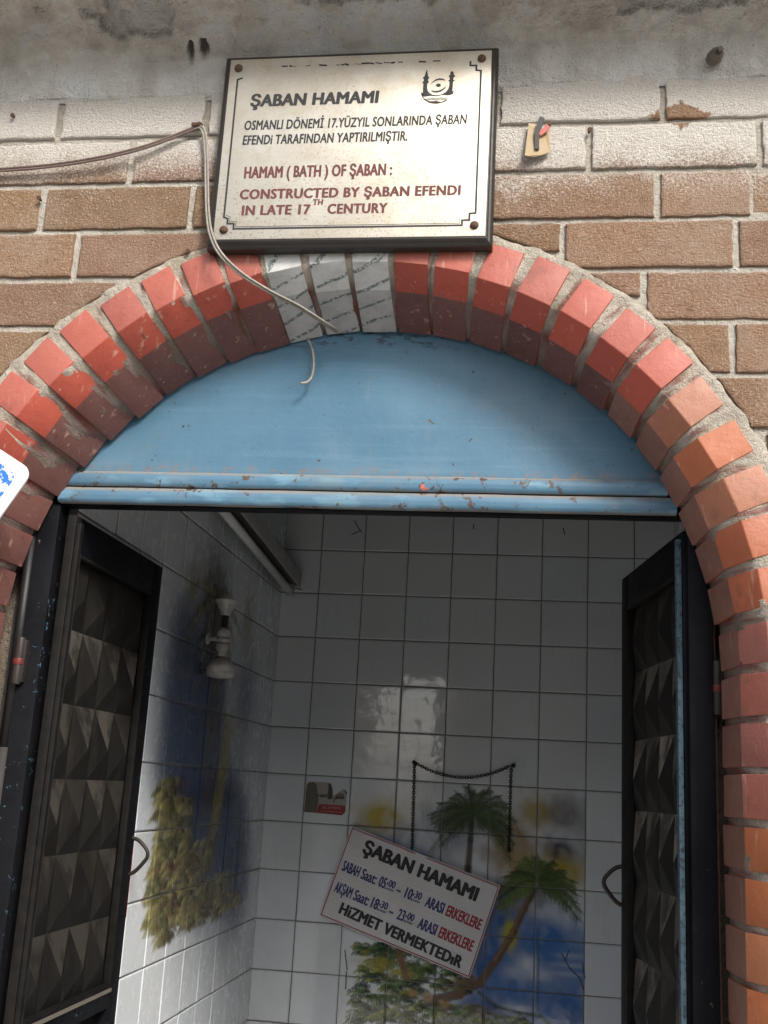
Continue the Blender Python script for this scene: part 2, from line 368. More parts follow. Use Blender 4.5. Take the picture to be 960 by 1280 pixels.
def arch_pt(s, r, t=0):
    o, d, tg, _ = frame_at(s); return (o[0] + d[0]*r + tg[0]*t, o[1] + d[1]*r + tg[1]*t)
ARC = [-1.78 + .04*i for i in range(45)] + list(np.arange(0, 180.01, 1.5)) + [180 + .04*i for i in range(1, 46)]

wall = thing('brick_wall', 'old tan brick wall with limewashed top courses around the red brick arch', 'wall')

# mortar bed of the wall, with the arch hole
g = MB(); inner = []; outer = []
for s in ARC:
    o, d, tg, th = frame_at(s); r = rad('out', th) + .004
    x, z = o[0] + d[0]*r, o[1] + d[1]*r; inner.append((x, .0064, max(z, 0)))
    if s < 0: outer.append((2.6, .0064, max(z, 0)))
    elif s > 180: outer.append((-3.2, .0064, max(z, 0)))
    else:
        k = min(((2.6-o[0])/d[0]) if d[0] > 1e-6 else 1e9, ((-3.2-o[0])/d[0]) if d[0] < -1e-6 else 1e9, ((2.95-o[1])/d[1]) if d[1] > 1e-6 else 1e9)
        outer.append((o[0]+d[0]*k, .0064, o[1]+d[1]*k))
n = len(ARC)
g.add(inner + outer, [(i, i+1, n+i+1, n+i) for i in range(n-1)], (.60, .56, .49))
g.build('mortar_bed', M['mortar'], wall)
# masonry core behind the visible skin
g = MB(); cc = (.3, .25, .2)
g.box((-3.2, .012, 0), (-1.105, .24, 2.95), cc); g.box((.42, .012, 0), (2.6, .24, 2.95), cc)
g.box((-1.1, .20, 2.2), (.419, .24, 2.95), cc); g.box((-1.1, .012, 2.54), (.419, .198, 2.95), cc)
g.box((.30, .205, 0), (.419, .24, 2.19), cc); g.box((-1.1, .205, 0), (-.93, .24, 2.19), cc)
g.build('masonry_core', M['mortar'], wall)

# wall bricks
def bx_right():
    P = [(arch_pt(s, rad('out', frame_at(s)[3]) + .018)) for s in ARC if s <= 90]
    zs = [p[1] for p in P]; xs = [p[0] for p in P]
    return lambda z: float(np.interp(z, zs, xs)) if z < zs[-1] else -9
def bx_left():
    P = [(arch_pt(s, rad('out', frame_at(s)[3]) + .018)) for s in ARC if s >= 90][::-1]
    zs = [p[1] for p in P]; xs = [p[0] for p in P]
    return lambda z: float(np.interp(z, zs, xs)) if z < zs[-1] else 9
XR, XL = bx_right(), bx_left()
def wall_brick(g, x0, x1, z0, z1, side, sunk=0):
    col = np.array((.325, .200, .122))*random.uniform(.82, 1.15)*np.array((1, random.uniform(.94, 1.04), random.uniform(.9, 1.08)))
    N = 9; zz = [lerp(z0, z1, i/(N-1)) for i in range(N)]
    if side > 0: a = [max(x0, XR(z)) for z in zz]; b = [x1]*N
    else: a = [x0]*N; b = [min(x1, XL(z)) for z in zz]
    ok = [i for i in range(N) if b[i]-a[i] > .012]
    if len(ok) < 3: return
    i0, i1 = ok[0], ok[-1]
    L = [(a[i], zz[i]) for i in range(i0, i1+1)]; Rr = [(b[i], zz[i]) for i in range(i1, i0-1, -1)]
    def edge(p, q):
        k = max(1, int(abs(q[0]-p[0])/.02)); return [(lerp(p[0], q[0], t/k), lerp(p[1], q[1], t/k)) for t in range(1, k)]
    pts = L + edge(L[-1], Rr[0]) + Rr + edge(Rr[-1], L[0])          # clockwise seen from the street
    pts = [(x + .0026*fb(x, 3.1, z, 60, 3), z + .0026*fb(x, 7.7, z, 55, 3)) for x, z in pts]
    n = len(pts); cx = sum(p[0] for p in pts)/n; cz = sum(p[1] for p in pts)/n
    def inset(d):
        out = []
        for i in range(n):
            p, q, r = pts[i-1], pts[i], pts[(i+1) % n]
            tx, tz = r[0]-p[0], r[1]-p[1]; l = math.hypot(tx, tz) or 1
            out.append((q[0] + tz/l*d, q[1] - tx/l*d))
        return out
    dy = random.uniform(-.0015, .0015) + sunk; tx = random.uniform(-.01, .01); tz = random.uniform(-.012, .012)
    rings = [(0, .009), (0, .0035), (.0012, .0008), (.0045, -.0005)]
    vs = []
    for d, y in rings:
        for x, z in (inset(d) if d else pts):
            vs.append((x, y + dy + (x-cx)*tx + (z-cz)*tz if y < .008 else y, z))
    fs = [(k*n+i, (k+1)*n+i, (k+1)*n+(i+1) % n, k*n+(i+1) % n) for k in range(3) for i in range(n)]
    fs.append(tuple(range(3*n, 4*n)))
    g.add(vs, fs, tuple(col))
g = MB()
jx = lambda px, py: float(atY(px, py, 0)[0])
ROWS_R = {0: jx(829, 128), 1: jx(736, 188), 2: jx(822, 246), 3: jx(703, 305), 4: jx(805, 367), 5: jx(916, 435), 6: jx(880, 500), 7: jx(955, 570)}
ROWS_L = {0: jx(73, 160), 1: jx(163, 205), 2: jx(51, 262), 3: jx(94, 322), 4: jx(-45, 380), 5: jx(-120, 440)}
PIT = .2925; CHIP = jx(941, 240)
for k in range(29):
    z1 = 2.808 - .0956*k; z0 = max(.0, z1 - .0956 + .0105)
    if k == 0: z1 += .004
    j = ROWS_R.get(k, random.uniform(0, .29)); i0 = math.floor((-.36 - j)/PIT)
    for i in range(i0, i0+12):
        x0, x1 = j + PIT*i + .006, j + PIT*(i+1) - .006
        x0 = max(x0, -.345)
        if x1 - x0 < .03 or x0 > 2.5: continue
        if k == 2 and x0 < CHIP < x1:                              # a broken brick by the right edge
            wall_brick(g, CHIP, x1, z0+.004, z1-.004, 1, .0055); x1 = CHIP - .004
        wall_brick(g, x0, x1, z0, z1, 1)
    z1 = 2.803 - .0966*k; z0 = max(0, z1 - .0966 + .0115)
    j = ROWS_L.get(k, random.uniform(0, .29)); i0 = math.ceil((-3.1 - j)/PIT)
    for i in range(i0, i0+13):
        x0, x1 = j + PIT*i + .0065, j + PIT*(i+1) - .0065
        x1 = min(x1, -.355)
        if x1 - x0 < .03: continue
        wall_brick(g, x0, x1, z0, z1, -1)
g.build('brick_courses', M['brick'], wall)

# the arch: rounded ring of chamfered bricks
R_ANG = [1.6, 9.0, 15.9, 22.4, 29.2, 36.3, 43.2, 49.9, 57.0, 64.0, 70.6, 77.2, 83.6]
W_ANG = [89.9, 96.5, 103.2]
L_ANG = [109.2, 115.0, 121.2, 127.5, 134.0, 140.2, 146.6, 153, 159.5, 166, 172.5, 179]
def arch_brick(g, s, t, kind, rnd):
    o, d, tg, th = frame_at(s); tl = rnd.uniform(-.02, .02)
    jr = lambda q: rnd.uniform(-q, q)
    out = rad('out', th) + jr(.003); fo = rad('fold', th) + jr(.0015); ch = rad('cham', th) + jr(.0015); ba = rad('back', th) + jr(.002)
    yo = -.007 + jr(.0015)
    prof = [(out, yo), (fo, yo), (ch, .045 + jr(.001)), (ba, .150), (out, .150)]
    # face tints: front, chamfer, soffit, back, top
    if kind == 'red':
        k = rnd.uniform(.85, 1.12)
        if 5 < th < 41: base = [(.42, .13, .060), (.40, .115, .055), (.36, .145, .085), (.44, .13, .05)][rnd.randrange(4)]   # haunch: paint worn to orange brick
        elif th <= 5 and s > -.24: base = [(.33, .125, .10), (.35, .12, .085)][rnd.randrange(2)]
        elif s < 0: base = [(.46, .15, .06), (.42, .12, .05), (.44, .17, .08), (.36, .11, .07)][rnd.randrange(4)]
        else: base = (.40, .078, .050)
        base = np.array(base)*k
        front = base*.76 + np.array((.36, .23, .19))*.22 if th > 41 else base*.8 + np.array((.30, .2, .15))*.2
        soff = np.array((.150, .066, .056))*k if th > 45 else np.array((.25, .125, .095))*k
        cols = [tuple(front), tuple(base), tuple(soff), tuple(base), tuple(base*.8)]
    else:
        cols = [(.60, .60, .58), (.60, .61, .60), (.42, .42, .41), (.5, .5, .5), (.5, .5, .5)]
    def P(r, y, sg):
        tt = sg*t/2 + tl*(r - rad('fold', th))*.5
        return (o[0] + d[0]*r + tg[0]*tt, y, o[1] + d[1]*r + tg[1]*tt)
    a = [P(r, y, -1) for r, y in prof]; b = [P(r, y, 1) for r, y in prof]
    g.add(a, [(0, 1, 2, 3, 4)], cols[1]); g.add(b, [(4, 3, 2, 1, 0)], cols[1])
    return a, b, cols
def arch_brick_obj(g, s, t, kind, rnd):
    a, b, cols = arch_brick(MB(), s, t, kind, rnd)
    vs = a + b
    o = len(g.v); g.v += [tuple(map(float, p)) for p in vs]
    def f(ix, c): g.f.append([o+i for i in ix]); g.c.append(c); g.m.append(0)
    f((0, 1, 2, 3, 4), cols[1]); f((9, 8, 7, 6, 5), cols[1])
    for i in range(5): f((i, 5+i, 5+(i+1) % 5, (i+1) % 5), cols[i])
rnd = random.Random(11)
g = MB()
for s in R_ANG + L_ANG: arch_brick_obj(g, s, .0620 + rnd.uniform(-.0025, .002), 'red', rnd)
for i in range(24):
    arch_brick_obj(g, -(.060 + .0772*i), .0660 + rnd.uniform(-.002, .002), 'red', rnd)
    arch_brick_obj(g, 180 + (.050 + .0772*i), .0660 + rnd.uniform(-.002, .002), 'red', rnd)
arch = tag(g.build('arch', M['arch'], wall, bevel=.0020, seg=2, fix=True), 'red painted brick arch with chamfered inner edge round the doorway')
for v in arch.data.vertices:
    p = v.co; q = fb(p.x, p.y, p.z, 130, 2); v.co = p + Vector((nz(p.x, p.y, p.z, 90), nz(p.y, p.z, p.x, 95), nz(p.z, p.x, p.y, 88)))*.0016
for s in W_ANG:
    g = MB(); arch_brick_obj(g, s, .0645, 'white', rnd)
    g.build('white_brick', M['white_brick'], arch, bevel=.003, seg=2, fix=True)['label'] = 'white painted brick with dark green diagonal strokes at the crown of the arch'
# arch mortar
g = MB(); SS = [-1.78 + .006*i for i in range(296)] + list(np.arange(0, 180.01, .45)) + [180 + .006*i for i in range(1, 297)]
def prof_m(th): 
    o, f, c, b = (rad(k, th) for k in ('out', 'fold', 'cham', 'back'))
    return [(o+.021, .0070), (o+.014, -.0025), (o+.008, -.003), (o-.015, -.002), ((o+f)/2, -.0038), (f+.001, -.0030), ((f+c)/2+.0022, .0225), (c+.003, .046), ((c+b)/2+.005, .09), (b+.006, .148), (b+.05, .152)]
NP = 11
for s in SS:
    o, d, tg, th = frame_at(s)
    for k, (r, y) in enumerate(prof_m(th)):
        x, z = o[0] + d[0]*r, o[1] + d[1]*r
        q = .0030*fb(x, y, z, 60, 3) + .0016*fb(x, y, z, 190, 2); r2 = r + (.007*fb(x, 5, z, 22, 3) if k < 2 else q*.8); y2 = y + (q if k else 0)
        g.v.append((o[0] + d[0]*r2, y2, o[1] + d[1]*r2))
vc = []
for q, p in enumerate(g.v):
    k = q % NP; red = sst(.12, .4, fb(p[0], p[1], p[2], 75, 4)) if k >= 3 else 0
    lime = .9 + .25*fb(p[0], p[1], p[2], 30, 3)
    c = (np.array((.64, .58, .49)) if k < 7 else np.array((.36, .29, .25)))*lime*(1-red*.75) + np.array((.26, .06, .05))*red*.75
    vc.append((*np.clip(c, .02, .9), 1))
for i in range(len(SS)-1):
    for k in range(NP-1): g.f.append([i*NP+k, (i+1)*NP+k, (i+1)*NP+k+1, i*NP+k+1]); g.c.append((1, 1, 1)); g.m.append(0)
g.build('arch_mortar', M['mortar'], arch, smooth=True, fix=True, vcol=vc)

# ------------------------------------------------------------------ rendered band and overhang
oh = thing('concrete_overhang', 'grey rendered concrete overhang with peeling plaster above the brick wall', 'overhang', (0, 0, 0))
pr = [(.004, 2.792), (-.003, 2.800), (-.006, 2.83), (-.009, 2.855), (-.016, 2.880), (-.030, 2.900), (-.055, 2.914), (-.09, 2.922), (-.12, 2.926), (-.145, 2.929), (-.17, 2.931)]
PL = np.cumsum([0] + [math.hypot(pr[i+1][0]-pr[i][0], pr[i+1][1]-pr[i][1]) for i in range(len(pr)-1)])
def flake(x, y):
    """peeled patches of the soffit skin (1 = peeled)"""
    v = 0
    for cx, cy, rx, ry in ((-.765, -.085, .085, .042), (-.30, -.105, .16, .030), (.22, -.06, .10, .018), (-.52, -.20, .10, .05), (-.15, -.135, .05, .02)):
        q = 1 - math.hypot((x-cx)/rx, (y-cy)/ry) + .55*fb(x, y, 4, 26, 4); v = max(v, sst(0, .06, q))
    return v
cols = []
def oh_pt(u, v):
    t = v*PL[-1]; y = float(np.interp(t, PL, [p[0] for p in pr])); z = float(np.interp(t, PL, [p[1] for p in pr]))
    x = lerp(-1.8, 1.1, u)
    fl = flake(x, y) if z > 2.89 else 0
    w_ = fb(x, y, z, 5, 3); b = fb(x, y*1.4, z, 28, 4)
    nsc = sst(2.86, 2.91, z)
    z2 = z + fl*.011 + nsc*(.010*w_ + .0085*b + .0035*fb(x, y, z, 90, 3)); y2 = y - (1-nsc)*(.004*w_ + .0025*b)
    if v < .04: z2 += .006*nz(x, 0, 0, 9)
    hole = max(sst(.011, .006, math.hypot((x+.645)*.9, y+.022) + .003*nz(x, y, 3, 200)), sst(.012, .006, math.hypot((x+.672)*1.4, y+.020))) if z > 2.86 else 0
    z2 += hole*.012
    base = np.array((.78, .745, .69))*(1 + .14*w_ + .26*b)
    base = base*(1-.0) if z > 2.87 else np.array((.78, .76, .72))*(1 + .10*w_ + .08*b)
    if fl > .01: base = base*(1-fl) + np.array((.64, .63, .60))*(1 + .2*b)*fl
    if hole > .01: base = base*(1-.85*hole)
    st = sst(.15, .45, fb(x, y, 9, 7, 3))*.35; base = base*(1-st) + np.array((.42, .39, .34))*st
    cols.append((*np.clip(base, .02, .8), 1))
    ed = sst(.02, .3, fl)*sst(.98, .6, fl)
    if ed > 0: cols[-1] = (*np.clip(np.array(cols[-1][:3])*(1-.35*ed), .02, 1), 1)
    cr2 = abs(fb(x*.7, y*1.6, 21, 6, 4)); 
    if cr2 < .005 and z > 2.89: z2 += .004*(1-cr2/.005); cols[-1] = (*np.clip(np.array(cols[-1][:3])*.75, .02, 1), 1)
    return (x, y2, z2)
g = MB(); g.grid(oh_pt, 900, 180)
g.build('rendered_soffit', M['plaster'], oh, smooth=True, vcol=cols)
g = MB(); c = (.72, .69, .64)
for xa, xb in ((-3.2, -1.8), (1.1, 2.6)):
    g.prism([(y, z) for y, z in pr] + [(.004, 2.94)], lambda p, t: (t, p[0], p[1]), xa, xb, c)
g.box((-3.2, -.17, 2.955), (2.6, 2.2, 3.12), c); g.box((-3.2, -.182, 2.920), (2.6, -.171, 3.12), c)
g.build('slab', M['plaster'], oh, fix=True)
g = MB(); q = atY(893, 66, -.03)
g.lathe([(.013, 0), (.014, .01), (.011, .02), (.012, .026), (.007, .034)], (q[0], -.012, q[2]), (0.15, -1, -.25), 10, (.13, .11, .09))
g.lathe([(.006, .03), (.006, .045)], (q[0], -.012, q[2]), (0.15, -1, -.25), 8, (.05, .04, .03))
g.build('pipe_stub', M['attr'], oh, bevel=.001)

# ------------------------------------------------------------------ lettering
DG = bpy.context.evaluated_depsgraph_get
def text_mesh(body, offset=0.0, spacing=1.0):
    cu = bpy.data.curves.new('lettering_curve', 'FONT'); cu.body = body; cu.size = 1; cu.offset = offset; cu.space_character = spacing; cu.resolution_u = 3
    ob = bpy.data.objects.new('lettering_curve', cu); COL.objects.link(ob)
    dg = DG(); dg.update(); me = bpy.data.meshes.new_from_object(ob.evaluated_get(dg))
    V = [(v.co.x, v.co.y) for v in me.vertices]; F = [list(p.vertices) for p in me.polygons]
    bpy.data.objects.remove(ob); bpy.data.curves.remove(cu); bpy.data.meshes.remove(me)
    return V, F
CAPH = .686
def put_line(parent, mat, body, *a, **k):
    g = MB(); put_text(g, body, *a, **k); return g.build('text_line', mat, parent)
def put_text(g, body, a, b, cap, fn, bold=.02, shear=0.0, spacing=1.05):
    """a, b: baseline ends (local 2-D); cap: cap height; fn: 2-D -> xyz"""
    V, F = text_mesh(body, 0.0, spacing)
    x0 = min(v[0] for v in V); x1 = max(v[0] for v in V); L = math.hypot(b[0]-a[0], b[1]-a[1]); ux, uy = (b[0]-a[0])/L, (b[1]-a[1])/L
    w = bold*2.1                    # weight: the outline laid over itself a hair apart
    for k, (dx, dy) in enumerate(((0, 0), (-w, 0), (w, 0), (-w*.5, w*.4), (w*.5, -w*.4), (w*.5, w*.4), (-w*.5, -w*.4))):
        vs = []
        for x, y in V:
            h = (y + dy)/(CAPH + .8*w)*cap; q = (x + dx - x0 + w)/(x1 - x0 + 2*w)*(L - shear*cap) + shear*h
            p = fn(a[0] + ux*q - uy*h, a[1] + uy*q + ux*h); vs.append((p[0], p[1] - k*.000012, p[2]))
        g.add(vs, F)

# ------------------------------------------------------------------ plaque
pq = thing('wall_plaque', 'pale metal bath history plaque in a dark wooden frame above the arch', 'plaque', (-.343, -.004, 2.47))
PO = pq.location
def sub(p): return (p[0]-PO[0], p[1]-PO[1], p[2]-PO[2])
mx0, mx1, mz0, mz1 = -.5845, -.1, 2.4775, 2.8465
g = MB()
fx0, fx1, fz0, fz1 = mx0-.013, mx1+.012, mz0-.014, mz1+.013
op = [(-.0, 0), (.0, -.020), (.004, -.026), (.008, -.028), (.010, -.031), (.0145, -.0315), (.016, -.0285)]
rings = []
for d, y in op: rings.append([(fx0+d, y-.006, fz0+d), (fx1-d, y-.006, fz0+d), (fx1-d, y-.006, fz1-d), (fx0+d, y-.006, fz1-d)])
vs = [sub(p) for r in rings for p in r]
g.add(vs, [(4*k+i, 4*k+(i+1) % 4, 4*(k+1)+(i+1) % 4, 4*(k+1)+i) for k in range(len(op)-1) for i in range(4)])
g.add([sub(p) for p in rings[-1]], [(0, 1, 2, 3)])
g.build('frame', M['dark_frame'], pq, bevel=.0012)
g = MB(); g.box(sub((mx0, -.0355, mz0)), sub((mx1, -.0385, mz1))); sheet = g.build('metal_sheet', M['plaque'], pq, bevel=.0008)
fp = lambda y: (lambda a, b: sub((mx0 + a, y, mz1 + b)))
F = fp(-.0389)
put_line(sheet, M['ink'], 'ŞABAN HAMAMI', (.0444, -.1005), (.2845, -.1005), .0255, F, .028, .06)
put_line(sheet, M['ink'], 'OSMANLI DÖNEMİ 17.YÜZYIL SONLARINDA ŞABAN', (.0376, -.1490), (.4452, -.1490), .0195, F, .018, .05)
put_line(sheet, M['ink'], 'EFENDi TARAFINDAN YAPTIRILMIŞTIR.', (.0375, -.1795), (.3410, -.1795), .0195, F, .018, .05)
put_line(sheet, M['maroon'], 'HAMAM ( BATH ) OF ŞABAN :', (.0462, -.2475), (.3162, -.2475), .0235, F, .025, 0.0)
put_line(sheet, M['maroon'], 'CONSTRUCTED BY ŞABAN EFENDI', (.0416, -.2895), (.4394, -.2895), .0195, F, .026, .02, 1.1)
g = MB(); put_text(g, 'IN LATE 17', (.0480, -.3215), (.1740, -.3215), .0195, F, .026, .02, 1.1)
put_text(g, 'TH', (.1765, -.3040), (.1955, -.3040), .0115, F, .026, .04, 1.1)
put_text(g, 'CENTURY', (.2040, -.3215), (.3120, -.3215), .0195, F, .026, .02, 1.1)
g.build('text_line', M['maroon'], sheet)
# printed border with stepped corners
g = MB()
def strip(g, pts, wd, fn, col=(1, 1, 1)):
    for a, b in zip(pts[:-1], pts[1:]):
        L = math.hypot(b[0]-a[0], b[1]-a[1]); t = ((b[0]-a[0])/L, (b[1]-a[1])/L); nn = (-t[1]*wd/2, t[0]*wd/2); e = wd/2
        q = [(a[0]-t[0]*e+nn[0], a[1]-t[1]*e+nn[1]), (a[0]-t[0]*e-nn[0], a[1]-t[1]*e-nn[1]), (b[0]+t[0]*e-nn[0], b[1]+t[1]*e-nn[1]), (b[0]+t[0]*e+nn[0], b[1]+t[1]*e+nn[1])]
        g.add([fn(*p) for p in q], [(0, 1, 2, 3)], col)
bl = [(.0245, -.040), (.0165, -.043), (.0165, -.325), (.024, -.3285), (.024, -.338), (.036, -.3385), (.036, -.3485), (.4435, -.3485), (.4435, -.339), (.456, -.3385), (.456, -.326), (.4665, -.3255), (.4665, -.042), (.458, -.0405), (.458, -.031), (.447, -.0305), (.447, -.023)]
def dens(pts, st=.02):
    o = [pts[0]]
    for a, b in zip(pts[:-1], pts[1:]):
        k = max(1, int(math.hypot(b[0]-a[0], b[1]-a[1])/st)); o += [(lerp(a[0], b[0], i/k), lerp(a[1], b[1], i/k)) for i in range(1, k+1)]
    return o
for i, (a, b) in enumerate(zip(bl[:-1], bl[1:])): strip(g, [a, b], .0034, fp(-.0389 - .00003*(i % 2)))
bl2 = [(.4745-.4745+.0205, -.0485), (.0205, -.3215), (.028, -.3245), (.028, -.3345), (.040, -.3345), (.040, -.3445), (.4395, -.3445), (.4395, -.335)]
for i, (a, b) in enumerate(zip(bl2[1:-1], bl2[2:])): strip(g, [a, b], .0009, fp(-.03885 - .00003*(i % 2)))
rr = random.Random(5); x = .10
while x < .385:                                   # worn remains of the top line
    l = rr.uniform(.002, .012)
    if rr.random() < .75: strip(g, [(x, -.0185 + rr.uniform(-.001, .001)), (x+l, -.0188 + rr.uniform(-.001, .001))], rr.uniform(.001, .0035), F)
    x += l + rr.uniform(.002, .006)
g.build('border', M['ink'], sheet)
# emblem (two minarets over water)
g = MB(); ec, es = (.3893, -.0690), .00068     # emblem pixel scale: 12 zoom px = 1 photo px
def E(x, y): return F(.3602 + (x-190)*.0597/500, -.0835 - (y-600)*.0597/505)
for pts in ([(262,185),(285,320),(303,330),(303,348),(288,362),(288,400),(300,410),(298,430),(278,440),(278,520),(290,570),(320,610),(365,640),(430,652),(430,668),(330,655),(240,668),(200,640),(190,600),(215,600),(217,440),(203,430),(203,412),(220,400),(222,362),(207,348),(207,330),(228,318)],
            [(640,238),(668,255),(672,300),(692,318),(690,340),(672,352),(668,392),(688,400),(686,415),(668,422),(662,585),(686,592),(672,640),(600,660),(520,648),(430,668),(430,652),(500,640),(560,605),(598,550),(612,500),(612,420),(595,408),(597,396),(615,388),(612,352),(598,338),(600,318),(618,302),(620,255)],
            [(190,605),(205,605),(235,690),(290,745),(350,752),(430,748),(500,770),(575,735),(600,735),(540,775),(430,798),(330,782),(245,725),(200,650)]):
    vs = [E(*p) for p in pts]; g.add(vs, [tuple(range(len(vs)))])
def blob(cx, cy, rx, ry, n=14): g.add([E(cx + rx*math.cos(2*math.pi*k/n), cy + ry*math.sin(2*math.pi*k/n)) for k in range(n)], [tuple(range(n))])
blob(447, 478, 38, 30)
def crescent(p):
    vs = [E(*q) for q in p]; g.add(vs, [tuple(range(len(vs)))])
crescent([(318,468),(350,420),(400,372),(460,355),(520,368),(555,405),(510,390),(450,385),(395,402),(350,436)])
crescent([(335,555),(390,575),(450,572),(510,545),(572,490),(545,545),(490,590),(430,605),(370,595)])
for yy in (700, 722):
    crescent([(250+20*k, yy + 8*math.sin(k*.9)) for k in range(18)] + [(250+20*k, yy+9 + 8*math.sin(k*.9)) for k in range(17, -1, -1)])
g.build('emblem', M['ink'], sheet)
for a, b in ((.0165, -.0190), (.4672, -.0170), (.4652, -.3490), (.0185, -.3505)):
    g = MB(); p = F(a, b); g.lathe([(.0078, 0), (.0078, .0025), (.006, .0055), (.003, .007)], (p[0], p[1]+.001, p[2]), (0, -1, 0), 14); g.build('screw', M['rust'], pq, smooth=True)

# ------------------------------------------------------------------ old cable
cb = thing('electric_cable', 'old twin electric cable pinned left of the plaque, its cut end hanging under the arch', 'cable', tuple(atY(248, 160, 0)))
CO = cb.location
def spline(pts, k=6):
    P = [Vector(p) for p in pts]; out = []
    for i in range(len(P)-1):
        a, b, c, d = P[max(i-1, 0)], P[i], P[i+1], P[min(i+2, len(P)-1)]
        for j in range(k):
            t = j/k; out.append(.5*((2*b) + (c-a)*t + (2*a-5*b+4*c-d)*t*t + (3*b-a-3*c+d)*t**3))
    return out + [P[-1]]
def cpath(px): return [Vector(atY(x, y, d)) - CO for x, y, d in px]
g = MB(); g.tube(spline(cpath([(-1300, 330, -.012), (-700, 268, -.013), (-300, 234, -.013), (-60, 219, -.014), (0, 214, -.013), (60, 209, -.016), (120, 200, -.02), (175, 187, -.018), (215, 173, -.012), (247, 160, -.009)])), .0024, 8)
g.tube(spline(cpath([(-1300, 327, -.010), (-700, 265, -.011), (-300, 231, -.011), (-60, 215, -.012), (0, 211, -.012), (60, 206, -.014), (120, 197, -.018), (175, 184, -.016), (215, 170, -.011), (247, 157, -.008)])), .0022, 8)
g.build('cable_run', M['cable2'], cb, smooth=True)
g = MB(); V1 = [(247, 159, -.010), (253, 165, -.012), (256, 190, -.012), (257, 230, -.014), (258, 265, -.022), (262, 293, -.042), (274, 318, -.050), (300, 343, -.036), (335, 365, -.024), (370, 383, .01), (400, 402, .05), (420, 415, .11)]
g.tube(spline(cpath(V1)), .0022, 8); g.tube(spline(cpath([(x+3.2, y-1.5, d-.002) for x, y, d in V1])), .0022, 8)
g.build('cable_drop', M['cable'], cb, smooth=True)
g = MB(); g.tube(spline(cpath([(385, 424, .146), (391, 440, .138), (392, 458, .134), (389, 472, .132), (383, 478, .128), (376, 479, .124)])), .0025, 8)
g.build('cable_end', M['cable'], cb, smooth=True)
g = MB(); p = atY(248, 160, 0); g.box((-.010, -.013, -.003), (.010, -.003, .004)); g.lathe([(.0035, 0), (.0035, .003)], (.006, -.013, 0), (0, -1, 0), 10); g.build('cable_clip', M['rust'], cb, bevel=.001)

# torn tin scrap
q = atY(673, 178, 0); ts = thing('torn_tin_scrap', 'small torn scrap of tin nailed to the white brick right of the plaque', 'scrap', (float(q[0]), -.001, float(q[2])))
def tp(x, y, d=0): 
    p = atY(640 + x/12, 140 + y/12, -.004); return (p[0]-q[0], -.006 - d, p[2]-q[2])
g = MB()
pts = [(195, 740), (205, 600), (225, 380), (250, 205), (385, 195), (420, 330), (470, 310), (520, 230), (575, 290), (575, 630), (470, 690), (340, 728)]
fr = [tp(x, y, .010*sst(500, 760, y) + .006*sst(350, 200, x)) for x, y in pts]; bk = [(a, b+.0012, c) for a, b, c in fr]; n = len(pts)
g.add(fr + bk, [tuple(range(n)), tuple(range(2*n-1, n-1, -1))] + [(i, (i+1) % n, n+(i+1) % n, n+i) for i in range(n)], (.36, .265, .15))
tin = g.build('tin_sheet', M['attr'], ts, fix=True)
g = MB(); pt = [(400, 330), (430, 420), (560, 310), (570, 285), (520, 235), (470, 305)]; g.add([tp(x, y, .0095) for x, y in pt], [tuple(range(6))], (.50, .13, .11)); g.build('red_print', M['attr'], tin)
g = MB(); pt = [(345, 625), (408, 620), (405, 380), (470, 230), (485, 165), (425, 135), (395, 180), (340, 370)]
a = [tp(x, y, .012) for x, y in pt]; b = [(x, y+.003, z) for x, y, z in a]; n = 8
g.add(a + b, [tuple(range(n)), tuple(range(2*n-1, n-1, -1))] + [(i, (i+1) % n, n+(i+1) % n, n+i) for i in range(n)], (.055, .05, .045)); g.build('folded_strip', M['attr'], ts, fix=True)
g = MB(); p = tp(548, 235, .006); g.lathe([(.003, 0), (.003, .01), (.0045, .011), (.004, .013)], (p[0], -.003, p[2]), (.1, -1, .1), 10); g.build('nail', M['rust'], ts)
NL = [((18, 147), 'rusty nail in the whitewashed brick at the far left'), ((51, 250), 'rusty nail in the mortar joint left of the cable'), ((736, 165), 'rusty nail in the joint right of the torn tin scrap'), ((236, 316), 'rusty nail over the arch just left of the plaque')]
for (px, py), lb in NL:
    p = atY(px, py, 0); g = MB(); g.lathe([(.0022, 0), (.0022, .012), (.0045, .0125), (.004, .0145)], (0, .002, 0), (.1, -1, -.15), 10)
    o = g.build('nail', M['rust'], loc=tuple(p)); tag(o, lb, 'nail', 'rusty nails in the brick wall')

# enamel sign at the left edge
sg = thing('enamel_sign', 'worn white enamel sign with flaking blue print, tilted on the left of the arch', 'sign', tuple(atY(0, 600, -.03)))
th = R(-30); ex = (math.cos(th), math.sin(th)); ey = (-ex[1], ex[0])
cr = atY(42, 589, -.03); so_ = sg.location
W_, H_ = .24, .30
def SL(u, v, y=-.03): return (cr[0] + ex[0]*u + ey[0]*v - so_[0], y - so_[1], cr[2] + ex[1]*u + ey[1]*v - so_[2])
def rrect(x0, y0, x1, y1, r, n=6):
    o = []
    for cx, cy, a0 in ((x1-r, y1-r, 0), (x0+r, y1-r, 90), (x0+r, y0+r, 180), (x1-r, y0+r, 270)):
        o += [(cx + r*math.cos(R(a0 + 90*k/n)), cy + r*math.sin(R(a0 + 90*k/n))) for k in range(n+1)]
    return o
g = MB(); g.prism(rrect(-W_, -H_, 0, 0, .022), lambda p, t: SL(p[0], p[1], t), -.033, -.028, (.78, .78, .78)); plate = g.build('plate', M['attr_gloss'], sg, bevel=.001, fix=True)
m = Mat('flaking_blue_print'); c = m.mix(m.ramp(m.noise(95, 4, .75), .50, .53), (.03, .17, .55), (.76, .78, .80)); m.P(base=c, rough=.4)
